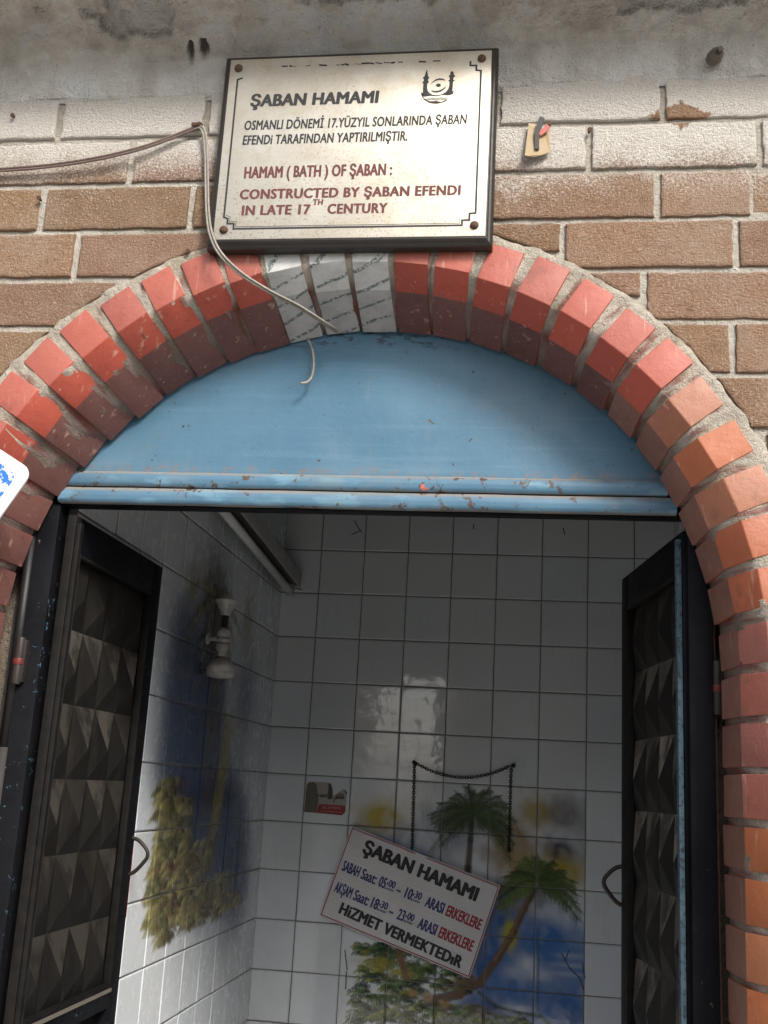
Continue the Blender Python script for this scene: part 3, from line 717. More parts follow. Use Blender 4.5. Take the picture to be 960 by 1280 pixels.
g = MB(); g.add([SL(u, v, -.0335) for u, v in rrect(-W_+.02, -H_+.02, -.02, -.02, .014)], [tuple(range(28))]); g.build('blue_print', m.m, plate)
for u, v in ((-.03, -.10), (-W_+.03, -.10)):
    g = MB(); p = SL(u, v); g.lathe([(.004, 0), (.004, .03)], (p[0], -.034-so_[1], p[2]), (0, 1, 0), 8); g.build('stand_off', M['rust'], sg)

# ------------------------------------------------------------------ door frame: blue transom, posts, hinges
df = thing('door_frame', 'black steel door frame with a blue sheet metal transom filling the arch', 'door frame', (-.31, .17, 0))
D0 = df.location
def dsub(p): return (p[0]-D0[0], p[1]-D0[1], p[2]-D0[2])
g = MB(); pts = []
NB = 60
def tp_(u, v):
    x = lerp(-1.0, .40, u); half = (x+.30)/.715; top = 1.79 + .66*math.sqrt(max(.02, 1-half*half)); top = max(top, 2.12)
    z = lerp(2.095, top, v); return dsub((x, .158 + .004*math.sin(x*7+1)*math.sin(z*9) + .003*nz(x, 0, z, 9), z))
g.grid(tp_, 70, 26); g.build('transom_panel', M['blue'], df, smooth=True)
g = MB()
def rib(zc, h, y0, name, xa, xb):
    g = MB(); pr2 = [(.166, -h/2), (y0+.004, -h/2), (y0, -h/2+.005), (y0-.001, 0), (y0+.001, h/2-.008), (y0+.006, h/2-.002), (.166, h/2)]
    def fn(u, v):
        k = v*(len(pr2)-1); i = min(int(k), len(pr2)-2); t = k-i; y = lerp(pr2[i][0], pr2[i+1][0], t); z = lerp(pr2[i][1], pr2[i+1][1], t)
        x = lerp(xa, xb, u); return dsub((x, y + .0012*nz(x, zc, 0, 6), zc + z + .001*nz(x, 0, zc, 9)))
    g.grid(fn, 120, 19); return g.build(name, M['blue_rail'], df, smooth=True)
rib(2.0875, .031, .1505, 'transom_rail', -.890, .225); rib(2.0545, .032, .1485, 'transom_rail', -.900, .240)
g = MB(); g.box(dsub((-.985, .168, 2.036)), dsub((.37, .20, 2.12))); g.build('header', M['black'], df, bevel=.002)
def post(xa, xb, ya, yb, mat, name='post'):
    g = MB(); g.box(dsub((xa, ya, 0.02)), dsub((xb, yb, 2.036))); return g.build(name, mat, df, bevel=.003)
post(-.950, -.898, .160, .203, M['black_chip']); post(.2585, .300, .160, .203, M['black'])
g = MB(); g.box(dsub((.300, .166, .02)), dsub((.3035, .2, 2.03))); g.build('rusty_edge', M['rust'], df)
def hinge(p, r=.008, h=.10):
    p = dsub(p); g = MB(); g.lathe([(r, 0), (r, h*.48), (r*.9, h*.485), (r*.9, h*.515), (r, h*.52), (r, h)], p, (0, 0, 1), 12, (.030, .024, .021)); g.box((p[0]-r*.9, p[1]-.002, p[2]+.004), (p[0]+r*1.4, p[1]+.012, p[2]+h-.004), (.026, .021, .019)); g.lathe([(r*1.15, h*.42), (r*1.15, h*.55)], p, (0, 0, 1), 12, (.14, .02, .017)); g.build('hinge', M['attr'], df, bevel=.001)
zt, zb = atY(897, 826, .15)[2], atY(897, 893, .15)[2]; hinge((float(atY(897, 860, .15)[0]), .152, zb), .0064, zt-zb)
zt, zb = atY(28, 797, .15)[2], atY(20, 855, .15)[2]; hinge((float(atY(23, 828, .15)[0]), .150, zb), .0085, zt-zb)
# slim pipe in the gap behind the left jamb
g = MB(); p0 = atY(30, 740, .16); p1 = atY(8, 905, .16)
g.tube([(p0[0], .165, 2.03), (p0[0], .165, float(atY(8, 934, .165)[2]))], .010, 12, (.010, .0095, .0095)); g.tube([(p0[0], .165, float(atY(8, 934, .165)[2])), (p0[0], .165, .02)], .0115, 12, (.04, .036, .035))
tag(g.build('drain_pipe', M['attr'], None, smooth=True), 'slim upright pipe in the gap between the left jamb and the black door post', 'pipe')

# ------------------------------------------------------------------ door leaves
def make_leaf(label, loc, rz, s, wd, strip_mat, handle_z, dust_and_light):
    """local x runs from the hinge to the free edge, visible face on the s*y side"""
    t = thing('metal_door', label, 'door', loc, rz, 'pair of black metal door leaves')
    T = .018; yf = s*.0; yb = -s*T
    u0, u1 = .024, wd-.058; v0, v1, vm0, vm1, vb = .12, 1.945, 1.075, 1.115, .12
    def bar(name, a, b, mat, y0=yf, y1=yb, bev=.002):
        g = MB(); g.box((a[0], y0, a[1]), (b[0], y1, b[1])); return g.build(name, mat, t, bevel=bev)
    bar('stile', (0, .02), (u0, 2.015), M['dusty_black' if s < 0 else 'black'])
    st = bar('stile', (u1, .02), (wd, 2.015), M['black'])
    bar('rail', (u0, v1), (u1, 2.015), M['black']); bar('rail', (u0, .02), (u1, v0), M['black'])
    bar('rail', (u0, vm0), (u1, vm1), M['black'], yf + s*.004)
    bar('rail', (u0, vm0-.14), (u1, vm0-.11), M['black'], yf + s*.003)
    g = MB(); g.box((u0, vm1+.0005, 0), (0, 0, 0)) if False else None
    # edge strip beside the hinge
    g = MB(); g.box((.001, yf + s*.001, .03), (.014, yf + s*.010, 2.0)); g.build('edge_strip', strip_mat, t, bevel=.0015)
    for a, b in ((vm1, v1), (v0, vm0-.14)):
        g = MB(); nc = 4; nr = round((b-a)/.139); cw = (u1-u0)/nc; chh = (b-a)/nr; H = .017
        for i in range(nc):
            for j in range(nr):
                x0, x1, z0, z1 = u0+i*cw, u0+(i+1)*cw, a+j*chh, a+(j+1)*chh; xm = (x0+x1)/2; zm = lerp(z0, z1, .42)
                B = yf - s*.016; A = B + s*H
                k = random.uniform(.7, 1.1); dust = tuple(np.array((.080, .071, .060))*dust_and_light*random.uniform(.3, 1.15)*(.25 if z1 > b-.02 else 1.0 if z1 > b-.5 else .55)); dk = (.010*k, .0092*k, .0085*k)
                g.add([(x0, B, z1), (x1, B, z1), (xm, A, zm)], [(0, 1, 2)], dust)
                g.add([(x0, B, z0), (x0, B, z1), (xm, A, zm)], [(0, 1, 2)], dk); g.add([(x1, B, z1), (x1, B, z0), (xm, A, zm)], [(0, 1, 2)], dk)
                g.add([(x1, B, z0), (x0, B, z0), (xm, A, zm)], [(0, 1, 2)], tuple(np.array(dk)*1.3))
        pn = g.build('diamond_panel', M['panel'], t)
        bw = .007; g = MB(); g.box((u0, yf - s*.012, a), (u0+bw, yf + s*.004, b)); g.build('bead', M['bead'], pn, bevel=.0015); g = MB()
        for p, q in (((u1-bw, a), (u1, b)), ((u0+bw, b-bw), (u1-bw, b)), ((u0+bw, a), (u1-bw, a+bw))): g.box((p[0], yf - s*.012, p[1]), (q[0], yf + s*.004, q[1]))
        g.build('bead', M['dusty_black'], pn, bevel=.0015)
    g = MB(); g.box((u0, yb + s*.0005, v0-.01), (u1, yb, v1+.01)); g.build('back_sheet', M['black'], t)
    # worn light edge on the middle rail and bracket handle on the free edge
    g = MB(); g.box((u0+.002, yf + s*.0042, vm1-.008), (u1-.002, yf + s*.0066, vm1-.001), (.17, .15, .125)); g.box((u0+.03, yf + s*.0032, vm0-.119), (u1-.002, yf + s*.0056, vm0-.112), (.13, .17, .2)); g.build('worn_edge', M['attr'], t)
    hz = handle_z; yh = yf - s*T*.5; g = MB()
    hu = wd - .012
    g.tube(spline([(hu, yf - s*.006, hz+.036), (hu, yf + s*.014, hz+.032), (hu, yf + s*.034, hz+.014), (hu, yf + s*.038, hz), (hu, yf + s*.030, hz-.014), (hu, yf + s*.012, hz-.034), (hu, yf - s*.006, hz-.042)], 5), .0042, 8, (.022, .016, .012))
    g.build('handle', M['attr'], t, smooth=True)
    if s < 0:
        g = MB(); g.box((wd-.001, yf, hz-.13), (wd+.0015, yb, hz+.03), (.30, .055, .03)); g.build('red_stain', M['attr'], t)
    return t
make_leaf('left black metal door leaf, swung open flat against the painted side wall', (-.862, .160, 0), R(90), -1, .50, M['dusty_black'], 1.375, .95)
make_leaf('right black metal door leaf with a worn blue edge strip, open beside the palm mural', (.252, .178, 0), R(98.4), 1, .468, M['bluestrip'], 1.383, 2.6)  # facet dust made paler here to offset the weaker light on this leaf

# ------------------------------------------------------------------ mural painting (pigment on the tiles, in wall metres)
class Canvas:
    def __init__(s, conv, u0, v0, u1, v1, res):
        s.conv = conv; s.u0, s.v0, s.res = u0, v0, res; s.W = int((u1-u0)/res)+1; s.H = int((v1-v0)/res)+1
        s.rgb = np.zeros((s.H, s.W, 3)); s.a = np.zeros((s.H, s.W))
        s.U, s.V = np.meshgrid(u0 + np.arange(s.W)*res, v0 + np.arange(s.H)*res)
        s.nz = np.random.RandomState(3).rand(s.H, s.W); rs = np.random.RandomState(8); s.sm = np.zeros((s.H, s.W))
        for k in range(26):                                   # uneven brushwork
            f = 2**rs.uniform(4.2, 7.6); a = rs.uniform(0, 6.28); s.sm += np.sin((s.U*math.cos(a) + s.V*math.sin(a))*f + rs.uniform(0, 6.28))
        s.sm = np.clip(.5 + s.sm/12.0, 0, 1)
    def pt(s, p): return s.conv(*p)
    def _put(s, sl, al, col):
        a0 = s.a[sl]; al = np.clip(al, 0, 1); o = al + a0*(1-al); oo = np.maximum(o, 1e-6)
        s.rgb[sl] = (np.array(col)*al[..., None] + s.rgb[sl]*(a0*(1-al))[..., None])/oo[..., None]; s.a[sl] = o
    def _box(s, a, b, pad):
        i0 = max(0, int((min(a[0], b[0])-pad-s.u0)/s.res)); i1 = min(s.W, int((max(a[0], b[0])+pad-s.u0)/s.res)+2)
        j0 = max(0, int((min(a[1], b[1])-pad-s.v0)/s.res)); j1 = min(s.H, int((max(a[1], b[1])+pad-s.v0)/s.res)+2)
        return (slice(j0, max(j0, j1)), slice(i0, max(i0, i1)))
    def seg(s, a, b, w0, w1, col, al=1, soft=.004):
        sl = s._box(a, b, max(w0, w1)+soft); U, V = s.U[sl], s.V[sl]
        if U.size == 0: return
        d = (b[0]-a[0], b[1]-a[1]); L2 = d[0]**2 + d[1]**2 + 1e-12; t = np.clip(((U-a[0])*d[0] + (V-a[1])*d[1])/L2, 0, 1)
        ds = np.hypot(U-a[0]-t*d[0], V-a[1]-t*d[1]); w = w0 + (w1-w0)*t
        s._put(sl, al*np.clip((w + soft/2 - ds)/soft, 0, 1), col)
    def line(s, pts, w0, w1, col, al=1, soft=.004, m=False):
        P = pts if m else [s.pt(p) for p in pts]; n = len(P)-1
        for i in range(n): s.seg(P[i], P[i+1], lerp(w0, w1, i/n), lerp(w0, w1, (i+1)/n), col, al, soft)
    def blob(s, p, rx, ry, col, al=1, hard=1.0, m=False):
        c = p if m else s.pt(p); sl = s._box(c, c, 2.2*max(rx, ry)); U, V = s.U[sl], s.V[sl]
        if U.size == 0: return
        d = ((U-c[0])/rx)**2 + ((V-c[1])/ry)**2; d = d*(.55 + .9*s.sm[sl]); s._put(sl, al*(.72 + .4*s.sm[sl])*np.clip(np.exp(-d*hard)*(1.4 if hard > 1 else 1), 0, 1), col)
    def palm(s, p, size, seed, lo, hi, n=15):
        rn = random.Random(seed); c = s.pt(p)
        for k in range(n):
            a = R(lerp(-35, 215, (k+.5)/n) + rn.uniform(-7, 7)); L = size*rn.uniform(.75, 1.1); P = []
            for i in range(9):
                t = i/8; P.append((c[0] + math.cos(a)*L*t*(1-.05*t), c[1] + math.sin(a)*L*t*.8 - L*.42*t*t*(.5+.5*abs(math.cos(a)))))
            sh = rn.random(); col = np.array(lo)*(1-sh) + np.array(hi)*sh
            s.line(P, .0022, .001, tuple(col*.8), .9, .003, True)
            for i in range(1, 9):
                for q in range(3):
                    t = (i - q/3)/8; j = min(int(t*8), 7); f = t*8-j; b = (lerp(P[j][0], P[j+1][0], f), lerp(P[j][1], P[j+1][1], f))
                    for sd in (-1, 1):
                        aa = math.atan2(P[j+1][1]-P[j][1], P[j+1][0]-P[j][0]) + sd*R(38) ; ll = size*.24*(1-.5*t)*rn.uniform(.7, 1.2)
                        e = (b[0] + math.cos(aa)*ll, b[1] + math.sin(aa)*ll - ll*.35); kk = rn.uniform(.6, 1.3)
                        s.seg(b, e, .0016, .0007, tuple(np.clip(col*kk, 0, 1)), .85, .0028)
    def bush(s, p, rx, ry, seed, cols, n=60):
        rn = random.Random(seed); c = s.pt(p)
        for k in range(n):
            q = (c[0] + rn.uniform(-1, 1)*rx, c[1] + rn.uniform(-1, 1)*ry); col = cols[rn.randrange(len(cols))]; kk = rn.uniform(.7, 1.25)
            w_ = rn.uniform(.010, .022)
            for i in range(7):
                f = (i-3)/3; s.seg((q[0]+f*w_, q[1]+.3*w_*(1-f*f)), (q[0]+f*w_*1.35, q[1]-.55*w_*rn.uniform(.5, 1)), .0026, .0012, tuple(np.clip(np.array(col)*kk*(1.5-.22*i), 0, 1)), .85, .003)
    def sample(s, u, v):
        i = int(round((u-s.u0)/s.res)); j = int(round((v-s.v0)/s.res))
        if 0 <= i < s.W and 0 <= j < s.H: return s.rgb[j, i], s.a[j, i]
        return np.zeros(3), 0.0
YB, XW = 1.94, -.884
cv = Canvas(lambda x, y: (float(atY(x, y, YB)[0]), float(atY(x, y, YB)[2])), -.62, .72, .21, 1.62, .0026)
BL, SKY, YEL, MUD = (.035, .10, .30), (.16, .30, .48), (.42, .33, .04), (.12, .09, .09)
for p, rx, ry, c, a in (((478, 1022), .075, .055, YEL, .75), ((482, 1060), .07, .05, BL, .55), ((560, 1040), .10, .08, (.20, .24, .30), .6), ((520, 1075), .07, .06, (.10, .17, .32), .65),
        ((672, 1015), .05, .04, YEL, .7), ((705, 1018), .06, .05, MUD, .6), ((640, 1055), .07, .08, (.30, .21, .12), .75), ((700, 1065), .05, .04, (.05, .05, .09), .75), ((700, 1090), .09, .045, YEL, .75), ((655, 1085), .06, .05, (.36, .26, .10), .7), ((735, 1040), .05, .10, (.30, .28, .30), .35),
        ((640, 1130), .08, .06, (.25, .17, .11), .6), ((630, 1170), .07, .10, BL, .85), ((680, 1180), .11, .09, (.05, .16, .42), .85), ((610, 1215), .06, .08, BL, .9), ((650, 1230), .10, .08, (.06, .16, .40), .95), ((715, 1210), .07, .09, (.10, .22, .48), .75), ((700, 1262), .10, .07, (.05, .14, .38), .9), ((600, 1262), .08, .05, BL, .8), ((640, 1170), .02, .035, YEL, .7), ((637, 1165), .02, .04, (.40, .38, .06), .8)):
    cv.blob(p, rx*1.05, ry*1.05, c, min(1, a*1.3), 1.15)
for p, rx, ry, a in (((660, 1205), .035, .03, .85), ((672, 1218), .05, .018, .6), ((648, 1262), .05, .012, .7), ((715, 1195), .05, .008, .5), ((715, 1207), .05, .006, .5), ((716, 1218), .045, .006, .5), ((640, 1215), .03, .02, .5)): cv.blob(p, rx, ry, (.62, .66, .72), a)
cv.line([(672, 1170), (673, 1200), (672, 1235), (673, 1262)], .004, .004, (.05, .09, .14), .7, .006)
cv.line([(590, 1020), (588, 1050), (585, 1085), (583, 1120)], .008, .012, (.07, .05, .035), .9, .008)
cv.blob((592, 1024), .07, .05, (.015, .03, .018), .8); cv.palm((592, 1018), .150, 1, (.030, .050, .030), (.10, .15, .06), 26)
cv.line([(668, 1112), (656, 1135), (642, 1165), (622, 1198), (600, 1228), (575, 1242), (545, 1250)], .008, .016, (.13, .075, .04), .95, .006)
cv.line([(666, 1112), (653, 1137), (639, 1167), (618, 1200)], .003, .004, (.28, .17, .10), .7, .005)
cv.blob((672, 1112), .06, .04, (.015, .04, .018), .8); cv.palm((672, 1102), .135, 2, (.030, .060, .025), (.15, .21, .06), 26)
GR = [(.03, .075, .02), (.07, .13, .03), (.12, .17, .035), (.28, .27, .04), (.015, .04, .02)]
for p, rx, ry, sd, n in (((470, 1187), .065, .018, 3, 40), ((505, 1200), .11, .03, 4, 70), ((490, 1225), .10, .035, 5, 80), ((545, 1225), .10, .03, 6, 60), ((480, 1258), .10, .045, 7, 110), ((555, 1268), .13, .035, 8, 120), ((625, 1278), .09, .02, 9, 60), ((500, 1300), .16, .05, 10, 120), ((650, 1300), .12, .04, 12, 80)): cv.bush(p, rx, ry, sd, GR, n)
cv.blob((470, 1203), .06, .014, (.38, .34, .05), .8); cv.blob((500, 1215), .04, .012, (.36, .33, .06), .7)
cv.line([(498, 1178), (502, 1200), (508, 1222)], .010, .010, (.20, .10, .06), .9, .008)
cv.line([(556, 1236), (590, 1222), (575, 1238)], .006, .012, (.16, .09, .05), .8, .01)
for p in ((515, 1241), (536, 1247), (556, 1256)):
    cv.blob((p[0], p[1]+3), .027, .020, (.06, .05, .025), .9, 2); cv.blob(p, .023, .016, (.34, .22, .09), .95, 2); cv.blob((p[0]-4, p[1]-4), .012, .007, (.48, .36, .18), .7, 2)
cv.line([(598, 1240), (620, 1258), (650, 1266), (675, 1270), (690, 1282)], .004, .005, (.02, .06, .03), .9, .008)
cv.blob((600, 1262), .05, .014, (.17, .12, .07), .8)
for pts in ([(443, 651), (447, 660), (452, 665)], [(441, 668), (447, 665), (444, 661)]): pass
TP = .1535
def tiled(root, name, conv, us, vs, inside, canvas=None, sub=4, paint_sub=48, mat='tile', jit=.006):
    """glazed tiles as separate slightly tilted pillows; conv(u, v, h) -> xyz with h towards the room"""
    plain, painted = (MB(), []), (MB(), [])
    rn = random.Random(hash(name) % 7 + 21)
    for a in range(len(us)-1):
        for b in range(len(vs)-1):
            u0, u1, v0, v1 = us[a]+.0016, us[a+1]-.0016, vs[b]+.0016, vs[b+1]-.0016
            if u1-u0 < .004: continue
            pt = inside(.5*(u0+u1), .5*(v0+v1)); (g, cl) = painted if pt else plain
            N = paint_sub if pt else sub; tu, tv, off = rn.gauss(0, jit), rn.gauss(0, jit), rn.uniform(0, .0008); sh = rn.uniform(.95, 1.03); warm = rn.uniform(-.012, .012)
            ks = [0, .02] + [i/N for i in range(1, N)] + [.98, 1]; n = len(ks); o = len(g.v)
            for kv in ks:
                for ku in ks:
                    u, v = lerp(u0, u1, ku), lerp(v0, v1, kv); e = min(ku, kv, 1-ku, 1-kv)
                    h = .0030 + off + (u-.5*(u0+u1))*tu + (v-.5*(v0+v1))*tv - (.0022 if e < .001 else 0)
                    g.v.append(tuple(map(float, conv(u, v, h))))
                    base = np.array((.70+warm, .735, .765-warm))*sh
                    if pt and canvas:
                        c, al = canvas.sample(u, v); k = .92 + .16*canvas.nz[int(v*900) % canvas.H, int(u*900) % canvas.W]
                        base = base*(1-al) + c*k*al
                    cl.append((*base, 1))
            for j in range(n-1):
                for i in range(n-1): g.f.append([o+j*n+i, o+j*n+i+1, o+(j+1)*n+i+1, o+(j+1)*n+i]); g.m.append(0); g.c.append((1, 1, 1))
    obs = []
    for (g, cl), nm in ((plain, 'tiles'), (painted, 'painted_tiles')):
        if g.v: obs.append(g.build(nm, M[mat], root, smooth=False, vcol=cl))
    return obs
def gridlines(a, b, org, p=TP):
    k0 = math.ceil((a-org)/p + 1e-6); k = [org + p*i for i in range(k0, k0+60) if org + p*i < b-1e-6]; return [a] + k + [b]
bw = thing('tiled_wall', 'white tiled back wall of the entrance painted with two palms on a shore', 'wall', (-.25, YB, 0))
xs = gridlines(XW, .46, .018); zs = gridlines(.02, 2.62, 1.573)
oB = bw.location
obs = tiled(bw, 'back', lambda u, v, h: (u-oB[0], YB-h-oB[1], v-oB[2]), xs, zs, lambda u, v: -.62 < u < .21 and .74 < v < 1.62, cv)
obs[-1]['label'] = 'mural of two palm trees, bushes, coconuts and blue water painted on the tiles'
g = MB(); g.box((XW-.1-oB[0], 0, .0), (.55-oB[0], .1, 2.62)); g.build('grout_bed', M['grout'], bw)
g = MB()
for pts in ([(431, 1188), (434, 1212)], [(433, 1215), (432, 1236)], [(443, 651), (448, 660), (452, 665)], [(440, 668), (449, 664)], [(592, 656), (592, 661)], [(702, 1192), (712, 1210), (724, 1222), (730, 1238)], [(728, 1205), (731, 1222)], [(707, 1200), (711, 1188)], [(370, 735), (377, 737)], [(704, 660), (706, 668)]):
    P = [atY(x, y, YB-.0055) for x, y in pts]; g = MB(); strip(g, [(p[0], p[2]) for p in P], .0035, lambda a, b: (a-oB[0], YB-.0052-oB[1], b-oB[2]), (.06, .055, .045))
    g.build('scuff_mark', M['attr'], bw)

cl_ = Canvas(lambda x, y: (float(atX(x, y, XW)[1]), float(atX(x, y, XW)[2])), .55, .95, 1.94, 2.3, .004)
cl_.sm[:] = .5
NB2 = (.012, .036, .105)
for p, rx, ry, c, a in (((255, 860), .22, .22, NB2, .9), ((230, 800), .12, .14, (.02, .04, .14), .8), ((250, 940), .20, .13, (.014, .03, .10), .95), ((285, 1000), .22, .14, (.018, .035, .11), .9), ((280, 1060), .16, .08, (.03, .06, .16), .8), ((305, 870), .12, .16, (.02, .04, .13), .7), ((240, 735), .05, .06, (.22, .19, .03), .7), ((308, 775), .07, .08, (.22, .19, .03), .6), ((268, 720), .14, .09, (.045, .04, .036), .65), ((262, 770), .07, .16, (.03, .025, .02), .7)): cl_.blob(p, rx, ry, c, a)
for dx, ww, aa in ((0, .20, .7), (8, .16, .7), (-30, .14, .6), (-42, .12, .5)):
    cl_.line([(262+dx, 800), (256+dx, 870), (250+dx, 950), (262+dx, 1010), (285+dx, 1060), (290+dx, 1100)], ww*.55, ww*.75, NB2, aa, .16)
rn = random.Random(4)
for k in range(26): cl_.line([(268 + rn.uniform(-14, 16), 735 + rn.uniform(-25, 30)), (262 + rn.uniform(-12, 22), 800 + rn.uniform(-20, 60))], .003, .006, (.02, .018, .015), .5, .02)
for k in range(12): cl_.line([(270 + rn.uniform(-14, 14), 880 + rn.uniform(0, 30)), (264 + rn.uniform(-14, 10), 1040 + rn.uniform(-40, 30))], .006, .004, (.10, .055, .035), .5, .02)
cl_.line([(284, 915), (279, 955), (271, 1000), (266, 1030), (262, 1055)], .055, .012, (.24, .21, .045), .7, .06)
for k in range(22):                                     # dark palm fronds rising round the lamp
    a = 6.28*k/22; c = cl_.pt((270, 752)); L = (.20 + .07*math.sin(k*2.3)); P = [(c[0] + math.cos(a)*L*t*1.1, c[1] + math.sin(a)*L*t*.7 - .10*t*t) for t in (0, .25, .5, .75, 1)]
    cl_.line(P, .016, .004, (.022, .026, .014) if k % 3 else (.20, .17, .03), .6, .02, True)
cl_.line([(272, 770), (268, 840), (266, 900)], .05, .04, (.05, .032, .02), .7, .05)
GL = [(.19, .17, .07), (.13, .12, .05), (.08, .085, .03), (.25, .22, .09), (.10, .06, .035)]
for p, rx, ry, sd, n in (((208, 1000), .08, .05, 1, 40), ((218, 1030), .12, .06, 2, 70), ((215, 1065), .14, .05, 3, 80), ((212, 1100), .16, .04, 4, 90), ((225, 1125), .24, .035, 5, 120), ((208, 1145), .15, .03, 6, 60), ((262, 1130), .18, .03, 7, 80), ((205, 1170), .05, .015, 8, 18), ((245, 1075), .14, .05, 9, 70), ((268, 1112), .16, .035, 10, 70), ((250, 1145), .16, .02, 11, 40), ((205, 995), .05, .03, 12, 20), ((285, 1128), .12, .02, 13, 40)):
    rn = random.Random(sd); c = cl_.pt(p)
    for k in range(n):
        q = (c[0] + rn.uniform(-1, 1)*rx, c[1] + rn.uniform(-1, 1)*ry); col = np.array(GL[rn.randrange(5)])*rn.uniform(.8, 1.3); wv = rn.uniform(.012, .026)
        for i in range(8):
            f = (i-3.5)/3.5; cl_.seg((q[0]+f*wv*1.6, q[1]+.4*wv*(1-f*f)), (q[0]+f*wv*2.2, q[1]-.5*wv*rn.uniform(.4, 1)), .005, .003, tuple(np.clip(col*(1.7-.2*i), 0, 1)), .8, .006)
lw = thing('tiled_wall', 'white tiled side wall on the left with a faded blue and yellow painted plant', 'wall', (XW, 1.1, 0))
oL = lw.location
ys = gridlines(.205, YB-.001, YB - TP*12)
obs = tiled(lw, 'left', lambda u, v, h: (XW+h-oL[0], u-oL[1], v-oL[2]), ys, zs, lambda u, v: .66 < u < 1.94 and .95 < v < 2.3, cl_, 4, 34, 'tile_side')
obs[-1]['label'] = 'faded mural of a yellow green bush and dark blue column painted on the tiles'
g = MB(); g.box((-.1, .205-oL[1], 0), (0, YB-oL[1]+.09, 2.62)); g.build('grout_bed', M['grout'], lw)
rw = thing('tiled_wall', 'white tiled side wall on the right behind the open door leaf', 'wall', (.46, 1.1, 0)); oR = rw.location
tiled(rw, 'right', lambda u, v, h: (-h, u-oR[1], v-oR[2]), ys, zs, lambda u, v: False, None, 3)
g = MB(); g.box((0, .205-oR[1], 0), (.1, YB-oR[1]+.09, 2.62)); g.build('grout_bed', M['grout'], rw)

# ------------------------------------------------------------------ things inside
A = atY(350, 737, YB-.03); B = atX(265, 628, XW+.035)
A = Vector((XW+.040, 1.915, A[2]-.006)); B = Vector((XW+.042, 1.056, float(B[2])-.003)); dr = (B-A).normalized(); B2 = A + dr*1.26
fl = thing('fluorescent_light', 'unlit fluorescent tube light fixed high on the left tiled wall', 'light', tuple(A))
up = Vector((0, -dr.z, dr.y)); up = up if up.z > 0 else -up; sx = Vector((1, 0, 0))
def fbx(g, a0, a1, b0, b1, l0, l1, col=(1, 1, 1)):
    vs = [dr*l + sx*a + up*b for l in (l0, l1) for a, b in ((a0, b0), (a1, b0), (a1, b1), (a0, b1))]
    g.add(vs, [(0, 1, 2, 3), (7, 6, 5, 4)] + [(i, 4+i, 4+(i+1) % 4, (i+1) % 4) for i in range(4)], col)
g = MB(); fbx(g, -.035, .030, .022, .062, 0, 1.25); g.build('housing', M['housing'], fl, bevel=.003, fix=True)
g = MB(); fbx(g, .028, .034, .018, .066, 0, 1.25); g.build('housing_edge', M['white_edge'], fl, bevel=.001, fix=True)
g = MB(); g.tube([dr*.03, dr*1.22], .013, 16); g.build('tube', M['tube'], fl, smooth=True)
for l in (0, 1.2): g = MB(); fbx(g, -.014, .014, -.014, .022, l, l+.03); g.build('lamp_holder', M['white_edge'], fl, bevel=.002, fix=True)

wx, wy = XW+.048, 1.283
lz0, lz1 = float(atX(275, 848, wx)[2]), float(atX(283, 750, wx)[2]); q = atX(279, 800, wx); wy = float(q[1])
wl = thing('wall_lamp', 'white porcelain wall lamp holder without a bulb on the left tiled wall', 'lamp', (wx, wy, lz0)); H = lz1-lz0
def lt(name, prof, mat='porcelain'):
    g = MB(); g.lathe([(r, h*H) for r, h in prof], (0, 0, 0), (0, 0, 1), 24); return g.build(name, M[mat], wl, bevel=0, smooth=True)
lt('bell', [(.012, .0), (.036, .02), (.039, .06), (.037, .10), (.039, .11), (.036, .17), (.024, .24), (.018, .27)])
lt('stem', [(.018, .27), (.012, .32), (.016, .36), (.0175, .41), (.0175, .44), (.0155, .445), (.0155, .46), (.0180, .465), (.0180, .51), (.016, .515), (.016, .53), (.0185, .535), (.0185, .60), (.014, .645)])
lt('socket', [(.008, .645), (.009, .70), (.009, .80), (.011, .84)], 'bead')
lt('cup', [(.010, .80), (.014, .83), (.018, .88), (.028, .95), (.033, .985), (.0335, 1.0), (.030, 1.0), (.020, .93)])
g = MB(); g.tube([(0, 0, .50*H), (-.047, 0, .50*H)], .007, 10); g.lathe([(.016, 0), (.016, .004), (.010, .007)], (-.045, 0, .50*H), (1, 0, 0), 18); g.build('bracket', M['porcelain'], wl, smooth=True)

# sticker
q = atY(406, 999, YB); sk = thing('torn_sticker', 'torn paper sticker with a red band stuck on a tile left of the hanging sign', 'sticker', (float(q[0]), YB-.0056, float(q[2])))
def st(x, y, d=0): p = atY(370 + x/12, 970 + y/12, YB-.0056); return (p[0]-q[0], -d, p[2]-q[2])
def flat(g, pts, col, d=.0): g.add([st(x, y, d) for x, y in pts], [tuple(range(len(pts)))], col)
g = MB(); flat(g, [(120, 540), (160, 140), (190, 95), (260, 88), (490, 100), (545, 180), (560, 300), (640, 250), (720, 190), (765, 250), (740, 540), (690, 590)], (.36, .34, .31)); body = g.build('paper', M['attr_gloss'], sk)
g = MB(); flat(g, [(120, 540), (160, 140), (190, 95), (260, 90), (310, 130), (340, 380), (300, 548)], (.13, .12, .085), .0004); flat(g, [(490, 110), (520, 110), (548, 190), (548, 345), (475, 350)], (.05, .05, .045), .0004); flat(g, [(560, 330), (640, 255), (720, 265), (730, 340), (600, 350), (560, 420)], (.16, .16, .15), .0004); flat(g, [(720, 195), (765, 240), (755, 290)], (.03, .03, .03), .0005); g.build('torn_patch', M['attr_gloss'], body)
g = MB(); flat(g, [(300, 548), (350, 420), (740, 445), (738, 540), (690, 590)], (.27, .03, .028), .0006); g.build('red_band', M['attr_gloss'], body)
g = MB(); fq = lambda a, b: st(a, -b, .0008)
put_line(body, M['ink'], 'rdel', (318, -318), (470, -322), 62, fq, .02); put_line(body, M['ink'], 'ina', (600, -342), (722, -346), 55, fq, .02)
